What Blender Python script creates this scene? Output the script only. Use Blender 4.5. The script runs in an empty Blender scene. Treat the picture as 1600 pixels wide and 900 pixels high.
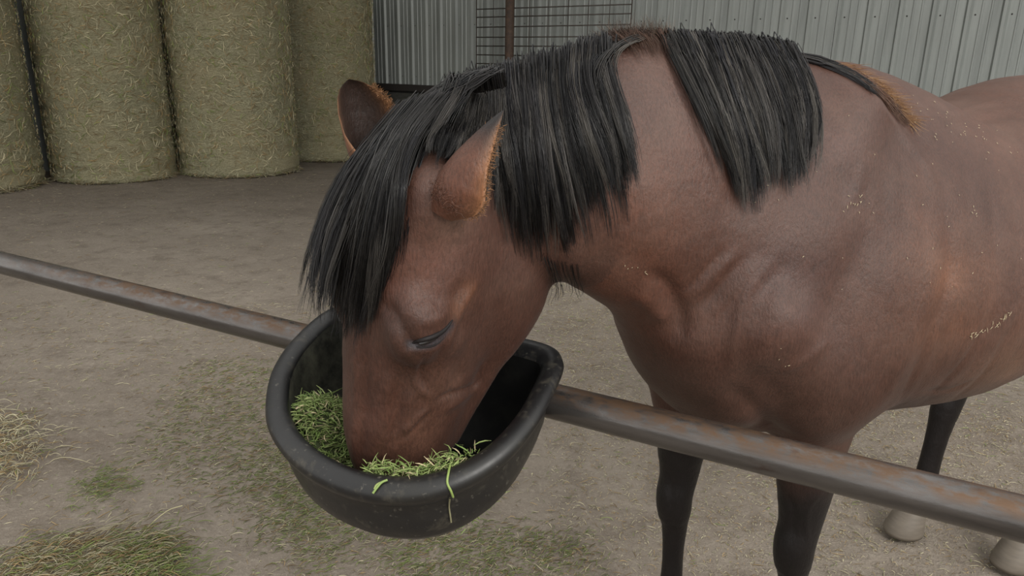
import bpy, bmesh, math, random
import numpy as np
from mathutils import Vector, Matrix
from mathutils.bvhtree import BVHTree
from mathutils.kdtree import KDTree

SC = bpy.context.scene
COL = SC.collection
rng = np.random.default_rng(7)
random.seed(7)

# ------------------------------------------------------------------ camera
FPX, PITCH, ROLL, EYE = 1155.0, math.radians(17.0), math.radians(1.0), 1.5
CAM = np.array([0.0, 0.0, EYE])
FW = np.array([0.0, math.cos(PITCH), -math.sin(PITCH)])
_up = np.array([0.0, math.sin(PITCH), math.cos(PITCH)])
_rt = np.array([1.0, 0.0, 0.0])
RT = _rt * math.cos(ROLL) + _up * math.sin(ROLL)
UP = _up * math.cos(ROLL) - _rt * math.sin(ROLL)
cd = bpy.data.cameras.new('camera')
cd.sensor_width = 36.0
cd.lens = FPX / 1600.0 * 36.0
cd.clip_start = 0.02
cam = bpy.data.objects.new('camera', cd)
COL.objects.link(cam)
cam.matrix_world = Matrix(((RT[0], UP[0], -FW[0], 0), (RT[1], UP[1], -FW[1], 0), (RT[2], UP[2], -FW[2], EYE), (0, 0, 0, 1)))
SC.camera = cam

def ray(x, y):
    return FW + RT * ((x - 800.0) / FPX) + UP * ((450.0 - y) / FPX)
def atZ(x, y, z):
    r = ray(x, y); return CAM + r * ((z - EYE) / r[2])
def atY(x, y, Y):
    r = ray(x, y); return CAM + r * (Y / r[1])
def proj(p):
    q = np.asarray(p, float) - CAM; d = q @ FW
    return np.stack([800 + FPX * (q @ RT) / d, 450 - FPX * (q @ UP) / d, d], -1)

# ------------------------------------------------------------------ light
SC.view_settings.view_transform = 'Standard'
SC.view_settings.look = 'None'
SC.view_settings.gamma = 1.0
SC.view_settings.use_curve_mapping = False
SC.view_settings.exposure = 0.34
SC.cycles.max_bounces = 6
SC.cycles.use_denoising = True

world = bpy.data.worlds.new('overcast_sky')
SC.world = world
world.use_nodes = True
wn = world.node_tree
wn.nodes['Background'].inputs[0].default_value = (1.0, 0.985, 0.95, 1)
wn.nodes['Background'].inputs[1].default_value = 1.1

def area(name, loc, target, sx, sy, power, color=(1, 1, 1)):
    l = bpy.data.lights.new(name, 'AREA'); l.shape = 'RECTANGLE'; l.size = sx; l.size_y = sy
    l.energy = power; l.color = color
    o = bpy.data.objects.new(name, l); COL.objects.link(o)
    o.location = loc
    o.rotation_euler = (Vector(target) - Vector(loc)).to_track_quat('-Z', 'Y').to_euler()
    return o
area('added_daylight_key', (3.6, -2.6, 4.8), (0, 3.0, 0.9), 3.4, 2.4, 270, (1.0, 0.97, 0.92))  # added key lamp, strengthens the open-side daylight for shape and contrast

# ------------------------------------------------------------------ helpers
def link_mesh(name, verts, faces, mat=None, parent=None, smooth=True):
    me = bpy.data.meshes.new(name)
    me.from_pydata([tuple(v) for v in verts], [], [tuple(f) for f in faces])
    if smooth:
        me.polygons.foreach_set('use_smooth', [True] * len(me.polygons))
    me.update()
    o = bpy.data.objects.new(name, me); COL.objects.link(o)
    if mat: me.materials.append(mat)
    if parent: o.parent = parent
    return o
def np_mesh(name, V, Q, mat=None, parent=None, smooth=True):
    """fast mesh from arrays; Q is (n,3) or (n,4)"""
    V = np.asarray(V, np.float32); Q = np.asarray(Q, np.int32)
    me = bpy.data.meshes.new(name)
    k = Q.shape[1]
    me.vertices.add(len(V)); me.vertices.foreach_set('co', V.ravel())
    me.loops.add(Q.size); me.loops.foreach_set('vertex_index', Q.ravel())
    me.polygons.add(len(Q)); me.polygons.foreach_set('loop_start', np.arange(0, Q.size, k, dtype=np.int32))
    me.polygons.foreach_set('loop_total', np.full(len(Q), k, np.int32))
    me.update(calc_edges=True); me.validate()
    if smooth: me.polygons.foreach_set('use_smooth', np.ones(len(me.polygons), bool))
    o = bpy.data.objects.new(name, me); COL.objects.link(o)
    if mat: me.materials.append(mat)
    if parent: o.parent = parent
    return o
def tag(o, label=None, cat=None, group=None, kind=None):
    if label: o['label'] = label
    if cat: o['category'] = cat
    if group: o['group'] = group
    if kind: o['kind'] = kind
    return o
def empty(name, loc=(0, 0, 0), parent=None):
    o = bpy.data.objects.new(name, None); COL.objects.link(o); o.location = loc
    o.empty_display_size = 0.1
    if parent: o.parent = parent
    return o
def catmull(P, n):
    P = np.asarray(P, float)
    E = np.vstack([2 * P[0] - P[1], P, 2 * P[-1] - P[-2]])
    out = []
    m = len(P) - 1
    for s in np.linspace(0, m, n):
        i = min(int(s), m - 1); t = s - i
        a, b, c, d = E[i], E[i + 1], E[i + 2], E[i + 3]
        out.append(0.5 * ((2 * b) + (c - a) * t + (2 * a - 5 * b + 4 * c - d) * t * t + (3 * b - a - 3 * c + d) * t ** 3))
    return np.array(out)
def tube_arrays(paths, radii, sides=3):
    """paths (N,S,3), radii (N,S) -> V, Q for thin tubes"""
    N, S, _ = paths.shape
    T = np.gradient(paths, axis=1)
    T /= np.linalg.norm(T, axis=2, keepdims=True) + 1e-9
    ref = np.broadcast_to(np.array([0.31, -0.82, 0.48]), T.shape)
    A = np.cross(T, ref); A /= np.linalg.norm(A, axis=2, keepdims=True) + 1e-9
    B = np.cross(T, A)
    ang = np.arange(sides) * 2 * np.pi / sides
    V = paths[:, :, None, :] + radii[:, :, None, None] * (A[:, :, None, :] * np.cos(ang)[None, None, :, None] + B[:, :, None, :] * np.sin(ang)[None, None, :, None])
    base = (np.arange(N)[:, None, None] * S + np.arange(S - 1)[None, :, None]) * sides
    j = np.arange(sides)[None, None, :]; j2 = (j + 1) % sides
    Q = np.stack([base + j, base + j2, base + sides + j2, base + sides + j], -1).reshape(-1, 4)
    return V.reshape(-1, 3), Q

# ------------------------------------------------------------------ node helpers
def mat(name, rough=0.6, color=(0.5, 0.5, 0.5), metallic=0.0):
    m = bpy.data.materials.new(name); m.use_nodes = True
    b = m.node_tree.nodes['Principled BSDF']
    b.inputs['Base Color'].default_value = (*color, 1); b.inputs['Roughness'].default_value = rough
    b.inputs['Metallic'].default_value = metallic
    return m, m.node_tree, b
def N(nt, kind, **kw):
    n = nt.nodes.new(kind)
    for k, v in kw.items():
        if k.startswith('i_'):
            key = k[2:]
            key = int(key) if key.isdigit() else key.replace('_', ' ')
            n.inputs[key].default_value = v
        else: setattr(n, k, v)
    return n
def L(nt, a, b): nt.links.new(a, b)
def coords(nt, kind='Object', scale=(1, 1, 1), rot=(0, 0, 0)):
    tc = N(nt, 'ShaderNodeTexCoord'); mp = N(nt, 'ShaderNodeMapping')
    mp.inputs['Scale'].default_value = scale; mp.inputs['Rotation'].default_value = rot
    L(nt, tc.outputs[kind], mp.inputs['Vector']); return mp.outputs['Vector']
def noise(nt, vec, scale, detail=4, rough=0.5, dist=0.0):
    n = N(nt, 'ShaderNodeTexNoise'); n.inputs['Scale'].default_value = scale
    n.inputs['Detail'].default_value = detail; n.inputs['Roughness'].default_value = rough
    n.inputs['Distortion'].default_value = dist
    L(nt, vec, n.inputs['Vector']); return n.outputs['Fac']
def ramp(nt, fac, stops):
    r = N(nt, 'ShaderNodeValToRGB'); e = r.color_ramp.elements
    while len(e) < len(stops): e.new(0.5)
    for el, (p, c) in zip(e, stops):
        el.position = p; el.color = (*c, 1) if len(c) == 3 else c
    L(nt, fac, r.inputs['Fac']); return r.outputs['Color']
def mix(nt, fac, a, b, blend='MIX'):
    m = N(nt, 'ShaderNodeMix', data_type='RGBA', blend_type=blend)
    def put(sock, v):
        if hasattr(v, 'links'): L(nt, v, sock)
        elif isinstance(v, (int, float)): sock.default_value = v
        else: sock.default_value = (*v, 1)
    put(m.inputs[0], fac); put(m.inputs[6], a); put(m.inputs[7], b)
    return m.outputs[2]
def bump(nt, bsdf, h, strength=0.3, dist=0.01, prev=None):
    b = N(nt, 'ShaderNodeBump'); b.inputs['Strength'].default_value = strength; b.inputs['Distance'].default_value = dist
    L(nt, h, b.inputs['Height'])
    if prev is not None: L(nt, prev, b.inputs['Normal'])
    L(nt, b.outputs['Normal'], bsdf.inputs['Normal']); return b.outputs['Normal']
VOX = 0.006

# ------------------------------------------------------------------ horse: implicit body
HO = np.array([0.61, 1.60, 0.0]); HF = np.array([-0.848, -0.53, 0.0]); HL = np.array([0.53, -0.848, 0.0]); HZ = np.array([0, 0, 1.0])
def HW(a, b, z): return HO + HF * a + HL * b + HZ * z           # a forward, b to the horse's left, z up
# head frame: d down the nose, n out of the forehead, l to the horse's left
HD = np.array([-0.092, 0.068, -0.993]); HD /= np.linalg.norm(HD)
HLL = np.array([0.655, -0.747, -0.112]); HLL -= HD * (HLL @ HD); HLL /= np.linalg.norm(HLL)
HN = np.cross(HLL, HD); HN = -HN if HN[1] > 0 else HN
H0 = np.array([-0.217, 1.085, 1.364]); HS = 1.13
def HH(s, n, b): return H0 + HS * (HD * s + HN * n + HLL * b)

PR = []   # primitives: (fn, centre, reach, k)
def add(fn, pts, rad, k): 
    pts = np.atleast_2d(np.array(pts)); c = pts.mean(0); R = np.linalg.norm(pts - c, axis=1).max() + rad
    PR.append((fn, c, R, k))
def ell(c, axes, r, k=0.03):
    c = np.array(c); A = np.array(axes); r = np.array(r, float)
    def fn(p):
        q = (p - c) @ A.T
        k0 = np.sqrt(((q / r) ** 2).sum(1)); k1 = np.sqrt(((q / r ** 2) ** 2).sum(1)) + 1e-9
        return k0 * (k0 - 1) / k1
    add(fn, c, r.max(), k)
def cone(a, b, ra, rb, k=0.03):
    a = np.array(a, float); b = np.array(b, float); d = b - a; L2 = d @ d
    def fn(p):
        t = np.clip(((p - a) @ d) / L2, 0, 1)
        return np.linalg.norm(p - a - t[:, None] * d, axis=1) - (ra + (rb - ra) * t)
    add(fn, [a, b], max(ra, rb), k)
def sweep(C, ht, hb, hs, U, k=0.03, egg=0.0, n=14, pw=2.0):
    """elliptical sections along C; ht/hb half height above/below the centre, hs half width, U up vectors"""
    C = np.array(C, float); m = len(C)
    U = np.array(U, float); U = np.broadcast_to(U, (m, 3)) if U.ndim == 1 else U
    egg = np.broadcast_to(np.array(egg, float), (m,))
    S = catmull(np.column_stack([C, ht, hb, hs, U, egg]), n)
    c, a, b, s, u, e = S[:, :3], np.maximum(S[:, 3], .004), np.maximum(S[:, 4], .004), np.maximum(S[:, 5], .004), S[:, 6:9], S[:, 9]
    def fn(p):
        D = np.full(len(p), 0.45); P_all = p
        for i in range(len(c) - 1):
            big = max(a[i], b[i], s[i] * (1 + abs(e[i])), a[i + 1], b[i + 1], s[i + 1] * (1 + abs(e[i + 1])))
            mk = ((P_all - (c[i] + c[i + 1]) / 2) ** 2).sum(1) < (big + .1 + np.linalg.norm(c[i + 1] - c[i]) / 2) ** 2
            if not mk.any(): continue
            p = P_all[mk]
            d = c[i + 1] - c[i]; L_ = np.linalg.norm(d) + 1e-9; d = d / L_
            t = np.clip(((p - c[i]) @ d) / L_, 0, 1)
            cc = c[i] + t[:, None] * (c[i + 1] - c[i])
            uu = u[i] * (1 - t)[:, None] + u[i + 1] * t[:, None]
            uu = uu - d * (uu @ d)[:, None]; uu /= np.linalg.norm(uu, axis=1, keepdims=True) + 1e-9
            ss = np.cross(d, uu)
            q = p - cc; qu = (q * uu).sum(1); qs = (q * ss).sum(1); qw = q @ d
            hu = np.where(qu > 0, a[i] + (a[i + 1] - a[i]) * t, b[i] + (b[i + 1] - b[i]) * t)
            hw = s[i] + (s[i + 1] - s[i]) * t
            hw = hw * np.clip(1 + (e[i] + (e[i + 1] - e[i]) * t) * np.clip(qu / hu, -1, 1), .25, 2)
            mw = np.minimum(hu, hw)
            k0 = np.sqrt((qu / hu) ** 2 + (qs / hw) ** 2 + (qw / mw) ** 2)
            k1 = np.sqrt((qu / hu ** 2) ** 2 + (qs / hw ** 2) ** 2 + (qw / mw ** 2) ** 2) + 1e-6
            dd = np.where(k0 < 0.05, -mw * .95, k0 * (k0 - 1) / k1)
            D[mk] = np.minimum(D[mk], dd)
        return D
    add(fn, c, max(a.max(), b.max(), s.max()), k)

# torso (a, ztop, zbot, halfwidth, egg)
TS = [(.375, 1.13, 1.0, .05, 0), (.325, 1.22, .90, .125, 0), (.24, 1.38, .77, .195, -.05), (.10, 1.485, .705, .235, -.25), (-.06, 1.515, .72, .275, -.35),
      (-.25, 1.475, .70, .325, -.25), (-.48, 1.41, .675, .365, -.12), (-.70, 1.43, .70, .36, -.03), (-.90, 1.485, .80, .32, .03), (-1.06, 1.48, .93, .28, .05),
      (-1.2, 1.40, 1.03, .21, 0), (-1.29, 1.28, 1.12, .11, 0)]
sweep([HW(a, 0, (t + b) / 2) for a, t, b, w, e in TS], [(t - b) / 2 for a, t, b, w, e in TS], [(t - b) / 2 for a, t, b, w, e in TS],
      [w for *_, w, e in TS], HZ, k=.03, egg=[e for *_, e in TS], n=40)
# neck, set by its crest and its underline
NS = [((1290, 120), (1290, 520), 1.60, .17), ((1165, 66), (1150, 555), 1.50, .16), ((1055, 50), (1050, 498), 1.425, .145), ((955, 58), (965, 455), 1.37, .125),
      ((870, 90), (880, 430), 1.33, .115), ((785, 125), (800, 400), 1.295, .10), ((722, 165), (750, 360), 1.26, .085), ((690, 215), (720, 320), 1.22, .06)]
nt_ = [atY(*a, F) for a, b, F, w in NS]; nb_ = [atY(*b, F) for a, b, F, w in NS]
nc = [(a + b) / 2 for a, b in zip(nt_, nb_)]; nh = [np.linalg.norm(a - b) / 2 for a, b in zip(nt_, nb_)]
sweep(nc, nh, nh, [w for *_, w in NS], [(a - b) / np.linalg.norm(a - b) for a, b in zip(nt_, nb_)], k=.025, egg=[-.2, -.28, -.32, -.32, -.28, -.22, -.15, -.1], n=44)
# shoulders, breast, triceps
for s in (1, -1):
    da = 0.0 if s > 0 else 0.07
    cone(HW(.0, s * .09, 1.40), HW(.25, s * .155, 1.06), .07, .085, .05)          # scapula
    ell(HW(-.0 + da, s * .19, .97), [HF * .86 + HZ * .5, HF * -.5 + HZ * .86, HL], (.17, .235, .10), .05)  # triceps
    cone(HW(.25, s * .15, 1.02), HW(.06 + da, s * .165, .88), .09, .10, .04)       # humerus
    cone(HW(.33 if s > 0 else .29, s * .075, 1.01), HW(.24 if s > 0 else .22, s * .09, .88), .09, .085, .04)   # breast muscle
    A0 = .02 if s > 0 else .118; B0 = s * .145
    LS = [(A0 + .0, .90, .14, .09), (A0 + .0, .80, .115, .08), (A0 - (.012 if s < 0 else 0), .70, .085 if s > 0 else .10, .068), (A0 + .0, .60, .068, .058), (A0 + .0, .51, .052, .046), (A0 + .01, .455, .047, .045),
          (A0 + .008, .41, .045, .043), (A0, .36, .034, .033), (A0 - .004, .27, .030, .025), (A0 - .006, .19, .031, .027), (A0 - .004, .14, .040, .036), (A0 + .02, .10, .032, .031), (A0 + .045, .062, .034, .034)]
    sweep([HW(a, B0, z) for a, z, *_ in LS], [r for *_, r, w in LS], [r for *_, r, w in LS], [w for *_, w in LS], HF, k=.03, n=30)
# hind legs
for s, A0, B0 in ((1, -1.10, .19), (-1, -.965, -.09)):
    ell(HW(-.98, s * .17, 1.15), [HF, HL, HZ], (.24, .13, .27), .06)
    cone(HW(-.98, s * .19, 1.0), HW(-.86, s * .17, .84), .15, .09, .05)
    HSs = [(-1.02, s * .18, .98, .17, .10), (A0 + .0, (s * .17 + B0) / 2, .80, .12, .08), (A0 - .03, B0, .66, .075, .055), (A0 - .07, B0, .56, .058, .045), (A0 - .085, B0, .50, .06, .045),
           (A0 - .065, B0, .43, .052, .042), (A0 - .05, B0, .34, .040, .034), (A0 - .035, B0, .22, .038, .032), (A0 - .03, B0, .15, .04, .037), (A0 + .0, B0, .10, .034, .033), (A0 + .02, B0, .06, .035, .035)]
    sweep([HW(a, b, z) for a, b, z, *_ in HSs], [r for *_, r, w in HSs], [r for *_, r, w in HSs], [w for *_, w in HSs], HF, k=.04, n=26)
    cone(HW(A0 - .14, B0, .56), HW(A0 - .13, B0, .53), .022, .022, .04)

# head: (s, top n, bottom n, halfwidth, egg)
KS = [(.0, -.07, -.16, .045, 0), (.025, -.035, -.19, .07, 0), (.07, .0, -.21, .09, .05), (.13, .012, -.22, .097, .1), (.20, .013, -.225, .097, .12), (.27, .014, -.215, .091, .05), (.34, .014, -.20, .083, 0),
      (.41, .012, -.182, .074, -.02), (.46, -.002, -.168, .067, -.05), (.49, -.01, -.158, .061, -.05), (.515, -.028, -.145, .052, 0), (.53, -.055, -.12, .03, 0)]
sweep([HH(s, (t + b) / 2, 0) for s, t, b, w, e in KS], [HS * (t - b) / 2 for s, t, b, w, e in KS], [HS * (t - b) / 2 for s, t, b, w, e in KS], [HS * w for *_, w, e in KS], HN, k=.02, egg=[e for *_, e in KS], n=40)
for s in (1, -1):
    ell(HH(.195, -.225, s * .033), [HD, HN, HLL], (.135 * HS, .105 * HS, .045 * HS), .03)     # cheek / jowl
    sweep([HH(.17, -.23, s * .03), HH(.28, -.245, s * .030), HH(.38, -.20, s * .028), HH(.45, -.16, s * .025)], [.05, .04, .03, .025], [.05, .035, .026, .02], [.03, .026, .022, .02], HN, k=.03, n=8)
    ell(HH(.215, -.04, s * (.085 if s > 0 else .075)), [HD, HN, HLL], (.05 * HS, .042 * HS, .03 * HS), .035)      # orbit
    cone(HH(.25, -.095, s * .083), HH(.36, -.075, s * .060), .016, .010, .03)                   # facial crest
    ell(HH(.045, -.06, s * .068), [HD, HN, HLL], (.055, .045, .036), .03)                         # ear base
cone(HH(.22, -.006, 0), HH(.47, -.016, 0), .014, .012, .02)

def sdf(P):
    D = np.full(len(P), 0.5, np.float64)
    for fn, c, R, k in PR:
        m = ((P - c) ** 2).sum(1) < (R + .09) ** 2
        if not m.any(): continue
        d = fn(P[m]); D0 = D[m]
        h = np.clip(0.5 + 0.5 * (D0 - d) / k, 0, 1)
        D[m] = D0 * (1 - h) + d * h - k * h * (1 - h)
    return D

def surface_nets(lo, hi, h, B=8):
    n = np.ceil((hi - lo) / h / B).astype(int) * B
    nb = n // B
    bi = np.stack(np.meshgrid(*[np.arange(k) for k in nb], indexing='ij'), -1).reshape(-1, 3)
    bc = lo + (bi + .5) * B * h
    d = sdf(bc)
    rad = B * h * .87
    act = np.abs(d) < rad * 1.5 + .012
    V = np.empty(n, np.float32)
    V.reshape(nb[0], B, nb[1], B, nb[2], B)[:] = np.where(d < 0, -1, 1).reshape(nb)[:, None, :, None, :, None]
    off = np.stack(np.meshgrid(*[np.arange(B)] * 3, indexing='ij'), -1).reshape(-1, 3)
    A = bi[act]
    for i in range(0, len(A), 400):
        a = A[i:i + 400]
        idx = a[:, None, :] * B + off[None]
        P = lo + idx.reshape(-1, 3) * h
        v = sdf(P).astype(np.float32)
        ii = idx.reshape(-1, 3)
        V[ii[:, 0], ii[:, 1], ii[:, 2]] = v
    ins = V < 0
    cnt = np.zeros(np.array(n) - 1, np.uint8)
    for dx in (0, 1):
        for dy in (0, 1):
            for dz in (0, 1):
                cnt += ins[dx:n[0] - 1 + dx, dy:n[1] - 1 + dy, dz:n[2] - 1 + dz]
    cells = np.argwhere((cnt > 0) & (cnt < 8))
    corners = [(x, y, z) for x in (0, 1) for y in (0, 1) for z in (0, 1)]
    acc = np.zeros((len(cells), 3)); num = np.zeros(len(cells))
    for c0 in corners:
        for ax in range(3):
            if c0[ax]: continue
            c1 = list(c0); c1[ax] = 1
            v0 = V[cells[:, 0] + c0[0], cells[:, 1] + c0[1], cells[:, 2] + c0[2]]
            v1 = V[cells[:, 0] + c1[0], cells[:, 1] + c1[1], cells[:, 2] + c1[2]]
            m = (v0 < 0) != (v1 < 0)
            t = np.where(m, v0 / (v0 - v1 + 1e-12), 0)
            p = np.array(c0, float)[None].repeat(len(cells), 0); p[:, ax] = t
            acc[m] += p[m]; num[m] += 1
    verts = lo + (cells + acc / num[:, None]) * h
    key = lambda c: (c[:, 0] * n[1] + c[:, 1]) * n[2] + c[:, 2]
    ck = key(cells.astype(np.int64))
    quads = []
    for ax in range(3):
        sl0 = [slice(None)] * 3; sl1 = [slice(None)] * 3
        sl0[ax] = slice(0, -1); sl1[ax] = slice(1, None)
        e = np.argwhere(ins[tuple(sl0)] != ins[tuple(sl1)]).astype(np.int64)
        flip = ins[e[:, 0], e[:, 1], e[:, 2]]
        a1, a2 = (ax + 1) % 3, (ax + 2) % 3
        q = []
        for o1, o2 in ((-1, -1), (0, -1), (0, 0), (-1, 0)):
            c = e.copy(); c[:, a1] += o1; c[:, a2] += o2
            q.append(np.searchsorted(ck, key(c)))
        q = np.stack(q, 1)
        q = np.where(flip[:, None], q, q[:, ::-1])
        quads.append(q)
    return verts, np.concatenate(quads)
import time as _t
_t0 = _t.time()
HV, HQ = surface_nets(np.array([-.42, .60, .02]), np.array([2.05, 2.72, 1.62]), VOX)
print('horse verts', len(HV), 'time', _t.time() - _t0)

# ------------------------------------------------------------------ smooth, sculpt and colour the body
def vnoise(P, scale, seed=0):
    """cheap value noise on (n,d) points"""
    P = np.asarray(P, float) * scale + 100.0 + seed * 17.31
    i = np.floor(P).astype(np.int64); fr = P - i; fr = fr * fr * (3 - 2 * fr)
    d = P.shape[1]; out = np.zeros(len(P))
    mul = (73856093, 19349663, 83492791)
    for c in range(2 ** d):
        w = np.ones(len(P)); h = np.full(len(P), seed * 7919 + 13, np.int64)
        for a in range(d):
            b = (c >> a) & 1
            w = w * (fr[:, a] if b else 1 - fr[:, a]); h = h ^ ((i[:, a] + b) * mul[a])
        h = (h ^ (h >> 13)) * 1274126177 & 0x7fffffff; h = (h ^ (h >> 15)) & 0xffff
        out += w * h / 65535.0
    return out * 2 - 1
def taubin(V, Q, it, lam=.5, mu=-.52):
    e = np.concatenate([Q[:, [0, 1]], Q[:, [1, 2]], Q[:, [2, 3]], Q[:, [3, 0]]])
    n = len(V); deg = np.bincount(e[:, 0], minlength=n) + np.bincount(e[:, 1], minlength=n)
    for k in range(it):
        for f in (lam, mu):
            S = np.stack([np.bincount(e[:, 0], V[e[:, 1], a], n) + np.bincount(e[:, 1], V[e[:, 0], a], n) for a in range(3)], 1) / deg[:, None]
            V = V + f * (S - V)
    return V
def normals(V, Q):
    a = V[Q[:, 2]] - V[Q[:, 0]]; b = V[Q[:, 3]] - V[Q[:, 1]]; f = np.cross(a, b)
    n = np.zeros_like(V)
    for k in range(4):
        for a in range(3): n[:, a] += np.bincount(Q[:, k], f[:, a], len(V))
    return n / (np.linalg.norm(n, axis=1, keepdims=True) + 1e-12)
HV = taubin(HV, HQ, 14)
HNm = normals(HV, HQ)
def make_bvh(V, Q): return BVHTree.FromPolygons([tuple(v) for v in V], [tuple(int(i) for i in q) for q in Q])
bvh = make_bvh(HV, HQ)
camv = Vector(CAM)
def hit(x, y, tree=None):
    r = Vector(ray(x, y)).normalized(); loc, nor, _, _ = (tree or bvh).ray_cast(camv, r)
    return (np.array(loc), np.array(nor)) if loc is not None else (None, None)
def hitline(pts, n=40):
    out = []
    for x, y in catmull(np.array(pts, float), n):
        p, _ = hit(x, y)
        if p is not None: out.append(p)
    return np.array(out)
def near(V, line, reach, which=False):
    lo = line.min(0) - reach; hi = line.max(0) + reach
    idx = np.where(((V > lo) & (V < hi)).all(1))[0]
    D = np.full(len(idx), 9.0); W_ = np.zeros(len(idx), int)
    for i in range(0, len(idx), 20000):
        q2 = ((V[idx[i:i + 20000], None] - line[None]) ** 2).sum(2)
        W_[i:i + 20000] = q2.argmin(1); D[i:i + 20000] = np.sqrt(q2.min(1))
    k = D < reach
    return (idx[k], D[k], W_[k]) if which else (idx[k], D[k])
disp = np.zeros(len(HV))
def groove(pts, w, amp):
    ln = hitline(pts)
    if len(ln) < 2: return
    idx, d, wh = near(HV, ln, 2.6 * w, True)
    tt = wh / (len(ln) - 1)
    disp[idx] += amp * np.exp(-(d / w) ** 2) * np.clip(np.minimum(tt, 1 - tt) * 4 + .08, 0, 1)
def bumpat(x, y, w, amp):
    p, _ = hit(x, y)
    if p is None: return
    idx, d = near(HV, p[None], 2.6 * w)
    disp[idx] += amp * np.exp(-(d / w) ** 2)
# shoulder, flank, neck
groove([(1484, 350), (1484, 430), (1458, 520), (1422, 600), (1398, 645)], .016, -.006)
groove([(1455, 340), (1455, 420), (1428, 520), (1392, 600), (1360, 650)], .03, .006)
groove([(1352, 128), (1400, 200), (1440, 250), (1468, 300)], .012, .005)
groove([(1370, 120), (1425, 200), (1465, 250)], .02, -.006)
groove([(1042, 535), (1062, 510), (1055, 470), (1035, 440), (1000, 420)], .018, -.010)
groove([(985, 450), (1020, 480), (1040, 505)], .02, .008)
groove([(1135, 385), (1100, 425), (1062, 462)], .008, -.004)
groove([(1152, 390), (1115, 432), (1078, 472)], .008, .004)
groove([(1170, 395), (1132, 440), (1092, 485)], .008, -.004)
groove([(1188, 402), (1150, 448), (1110, 496)], .008, .004)
groove([(1215, 400), (1165, 460), (1148, 530), (1140, 580)], .012, .005)
groove([(1240, 400), (1195, 460), (1180, 530)], .02, -.005)
bumpat(1255, 440, .06, -.014)
bumpat(1325, 290, .05, -.010)
groove([(1320, 330), (1345, 290), (1350, 240)], .014, .003)
groove([(1215, 585), (1260, 560), (1300, 530)], .012, .004)
groove([(1130, 600), (1180, 640), (1220, 690)], .02, -.008)
groove([(1560, 480), (1510, 560), (1450, 625)], .012, -.004)
groove([(1585, 500), (1540, 580), (1480, 632)], .012, -.003)
groove([(1440, 610), (1480, 610), (1530, 590)], .010, -.003)
groove([(1200, 140), (1170, 260), (1150, 360)], .05, -.006)
groove([(990, 250), (1010, 340), (990, 400)], .04, .006)
# barrel top edge and loin crease
groove([(1425, 195), (1470, 185), (1530, 165), (1600, 150)], .014, .003)
groove([(1470, 200), (1540, 185), (1600, 175)], .02, -.005)
# legs
groove([(1225, 760), (1240, 800), (1238, 850)], .008, -.003)
groove([(1290, 760), (1262, 800), (1262, 860)], .006, .003)
groove([(1045, 730), (1050, 790), (1048, 850)], .008, -.003)
# head
groove([(598, 470), (618, 500), (640, 535), (650, 548)], .014, -.010)
groove([(640, 470), (672, 462), (700, 478)], .012, -.004)
groove([(650, 502), (676, 503), (702, 492)], .009, .003)
groove([(655, 517), (678, 514), (700, 500)], .0035, -.0018)
groove([(640, 536), (655, 541), (680, 535), (703, 512)], .006, -.005)
groove([(648, 549), (680, 546), (708, 520)], .006, .0015)
groove([(748, 440), (722, 478), (706, 520), (690, 570)], .010, .005)
groove([(728, 438), (706, 470)], .012, -.004)
groove([(656, 556), (646, 585), (658, 610), (678, 624)], .0055, 0.00418)
groove([(664, 556), (655, 585), (667, 605)], .0055, -0.0038)
groove([(676, 630), (700, 618), (735, 606), (755, 590)], .0055, -0.0057)
groove([(672, 636), (650, 655), (620, 682)], .0055, 0.0038)
groove([(676, 642), (655, 662), (625, 690)], .0055, -0.00342)
groove([(690, 640), (720, 625), (750, 600)], .010, .004)
groove([(608, 575), (600, 640), (596, 700)], .011, .006)
groove([(628, 580), (622, 640), (616, 700)], .012, -.006)
groove([(640, 600), (640, 650), (635, 700)], .012, .004)
groove([(572, 520), (570, 600), (566, 680), (562, 730)], .009, -.007)
groove([(556, 520), (555, 600), (553, 680), (552, 730)], .007, .003)
groove([(700, 560), (720, 600)], .02, -.003)
bumpat(640, 395, .05, .006)
bumpat(690, 400, .045, -.006)
bumpat(650, 250, .03, -.006)
bumpat(720, 330, .02, .006)
HV = HV + HNm * disp[:, None]
HV = HV + HNm * (vnoise(HV, 14, 1) * .0012 + vnoise(HV, 34, 2) * .0005)[:, None]
HNm = normals(HV, HQ)
bvh = make_bvh(HV, HQ)

# ------------------------------------------------------------------ coat colour (markings and tonal patches)
q = HV - HO; La, Lb, Lz = q @ HF, q @ HL, HV[:, 2]
qh = (HV - H0) / HS; Ks, Kn, Kb = qh @ HD, qh @ HN, qh @ HLL
onhead = (Ks > -.05) & (Ks < .66) & (Kn > -.36) & (Kn < .1) & (np.abs(Kb) < .16) & (La > .55)
base = np.array([.048, .0205, .0135])
colr = np.tile(base, (len(HV), 1))
def blend(w, c):
    global colr
    w = np.clip(w, 0, 1)[:, None]; colr = colr * (1 - w) + np.array(c) * w
def sstep(x, a, b): t = np.clip((x - a) / (b - a), 0, 1); return t * t * (3 - 2 * t)
n1 = vnoise(HV, 5, 3); n2 = vnoise(HV, 16, 4); n3 = vnoise(HV, 55, 5)
blend(.30 * sstep(n1, -.1, .8), (.085, .042, .032))
# lighter, redder barrel and flank
blend(sstep(-La, .18, .5) * .45 * (1 - onhead), (.095, .042, .025))
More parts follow.
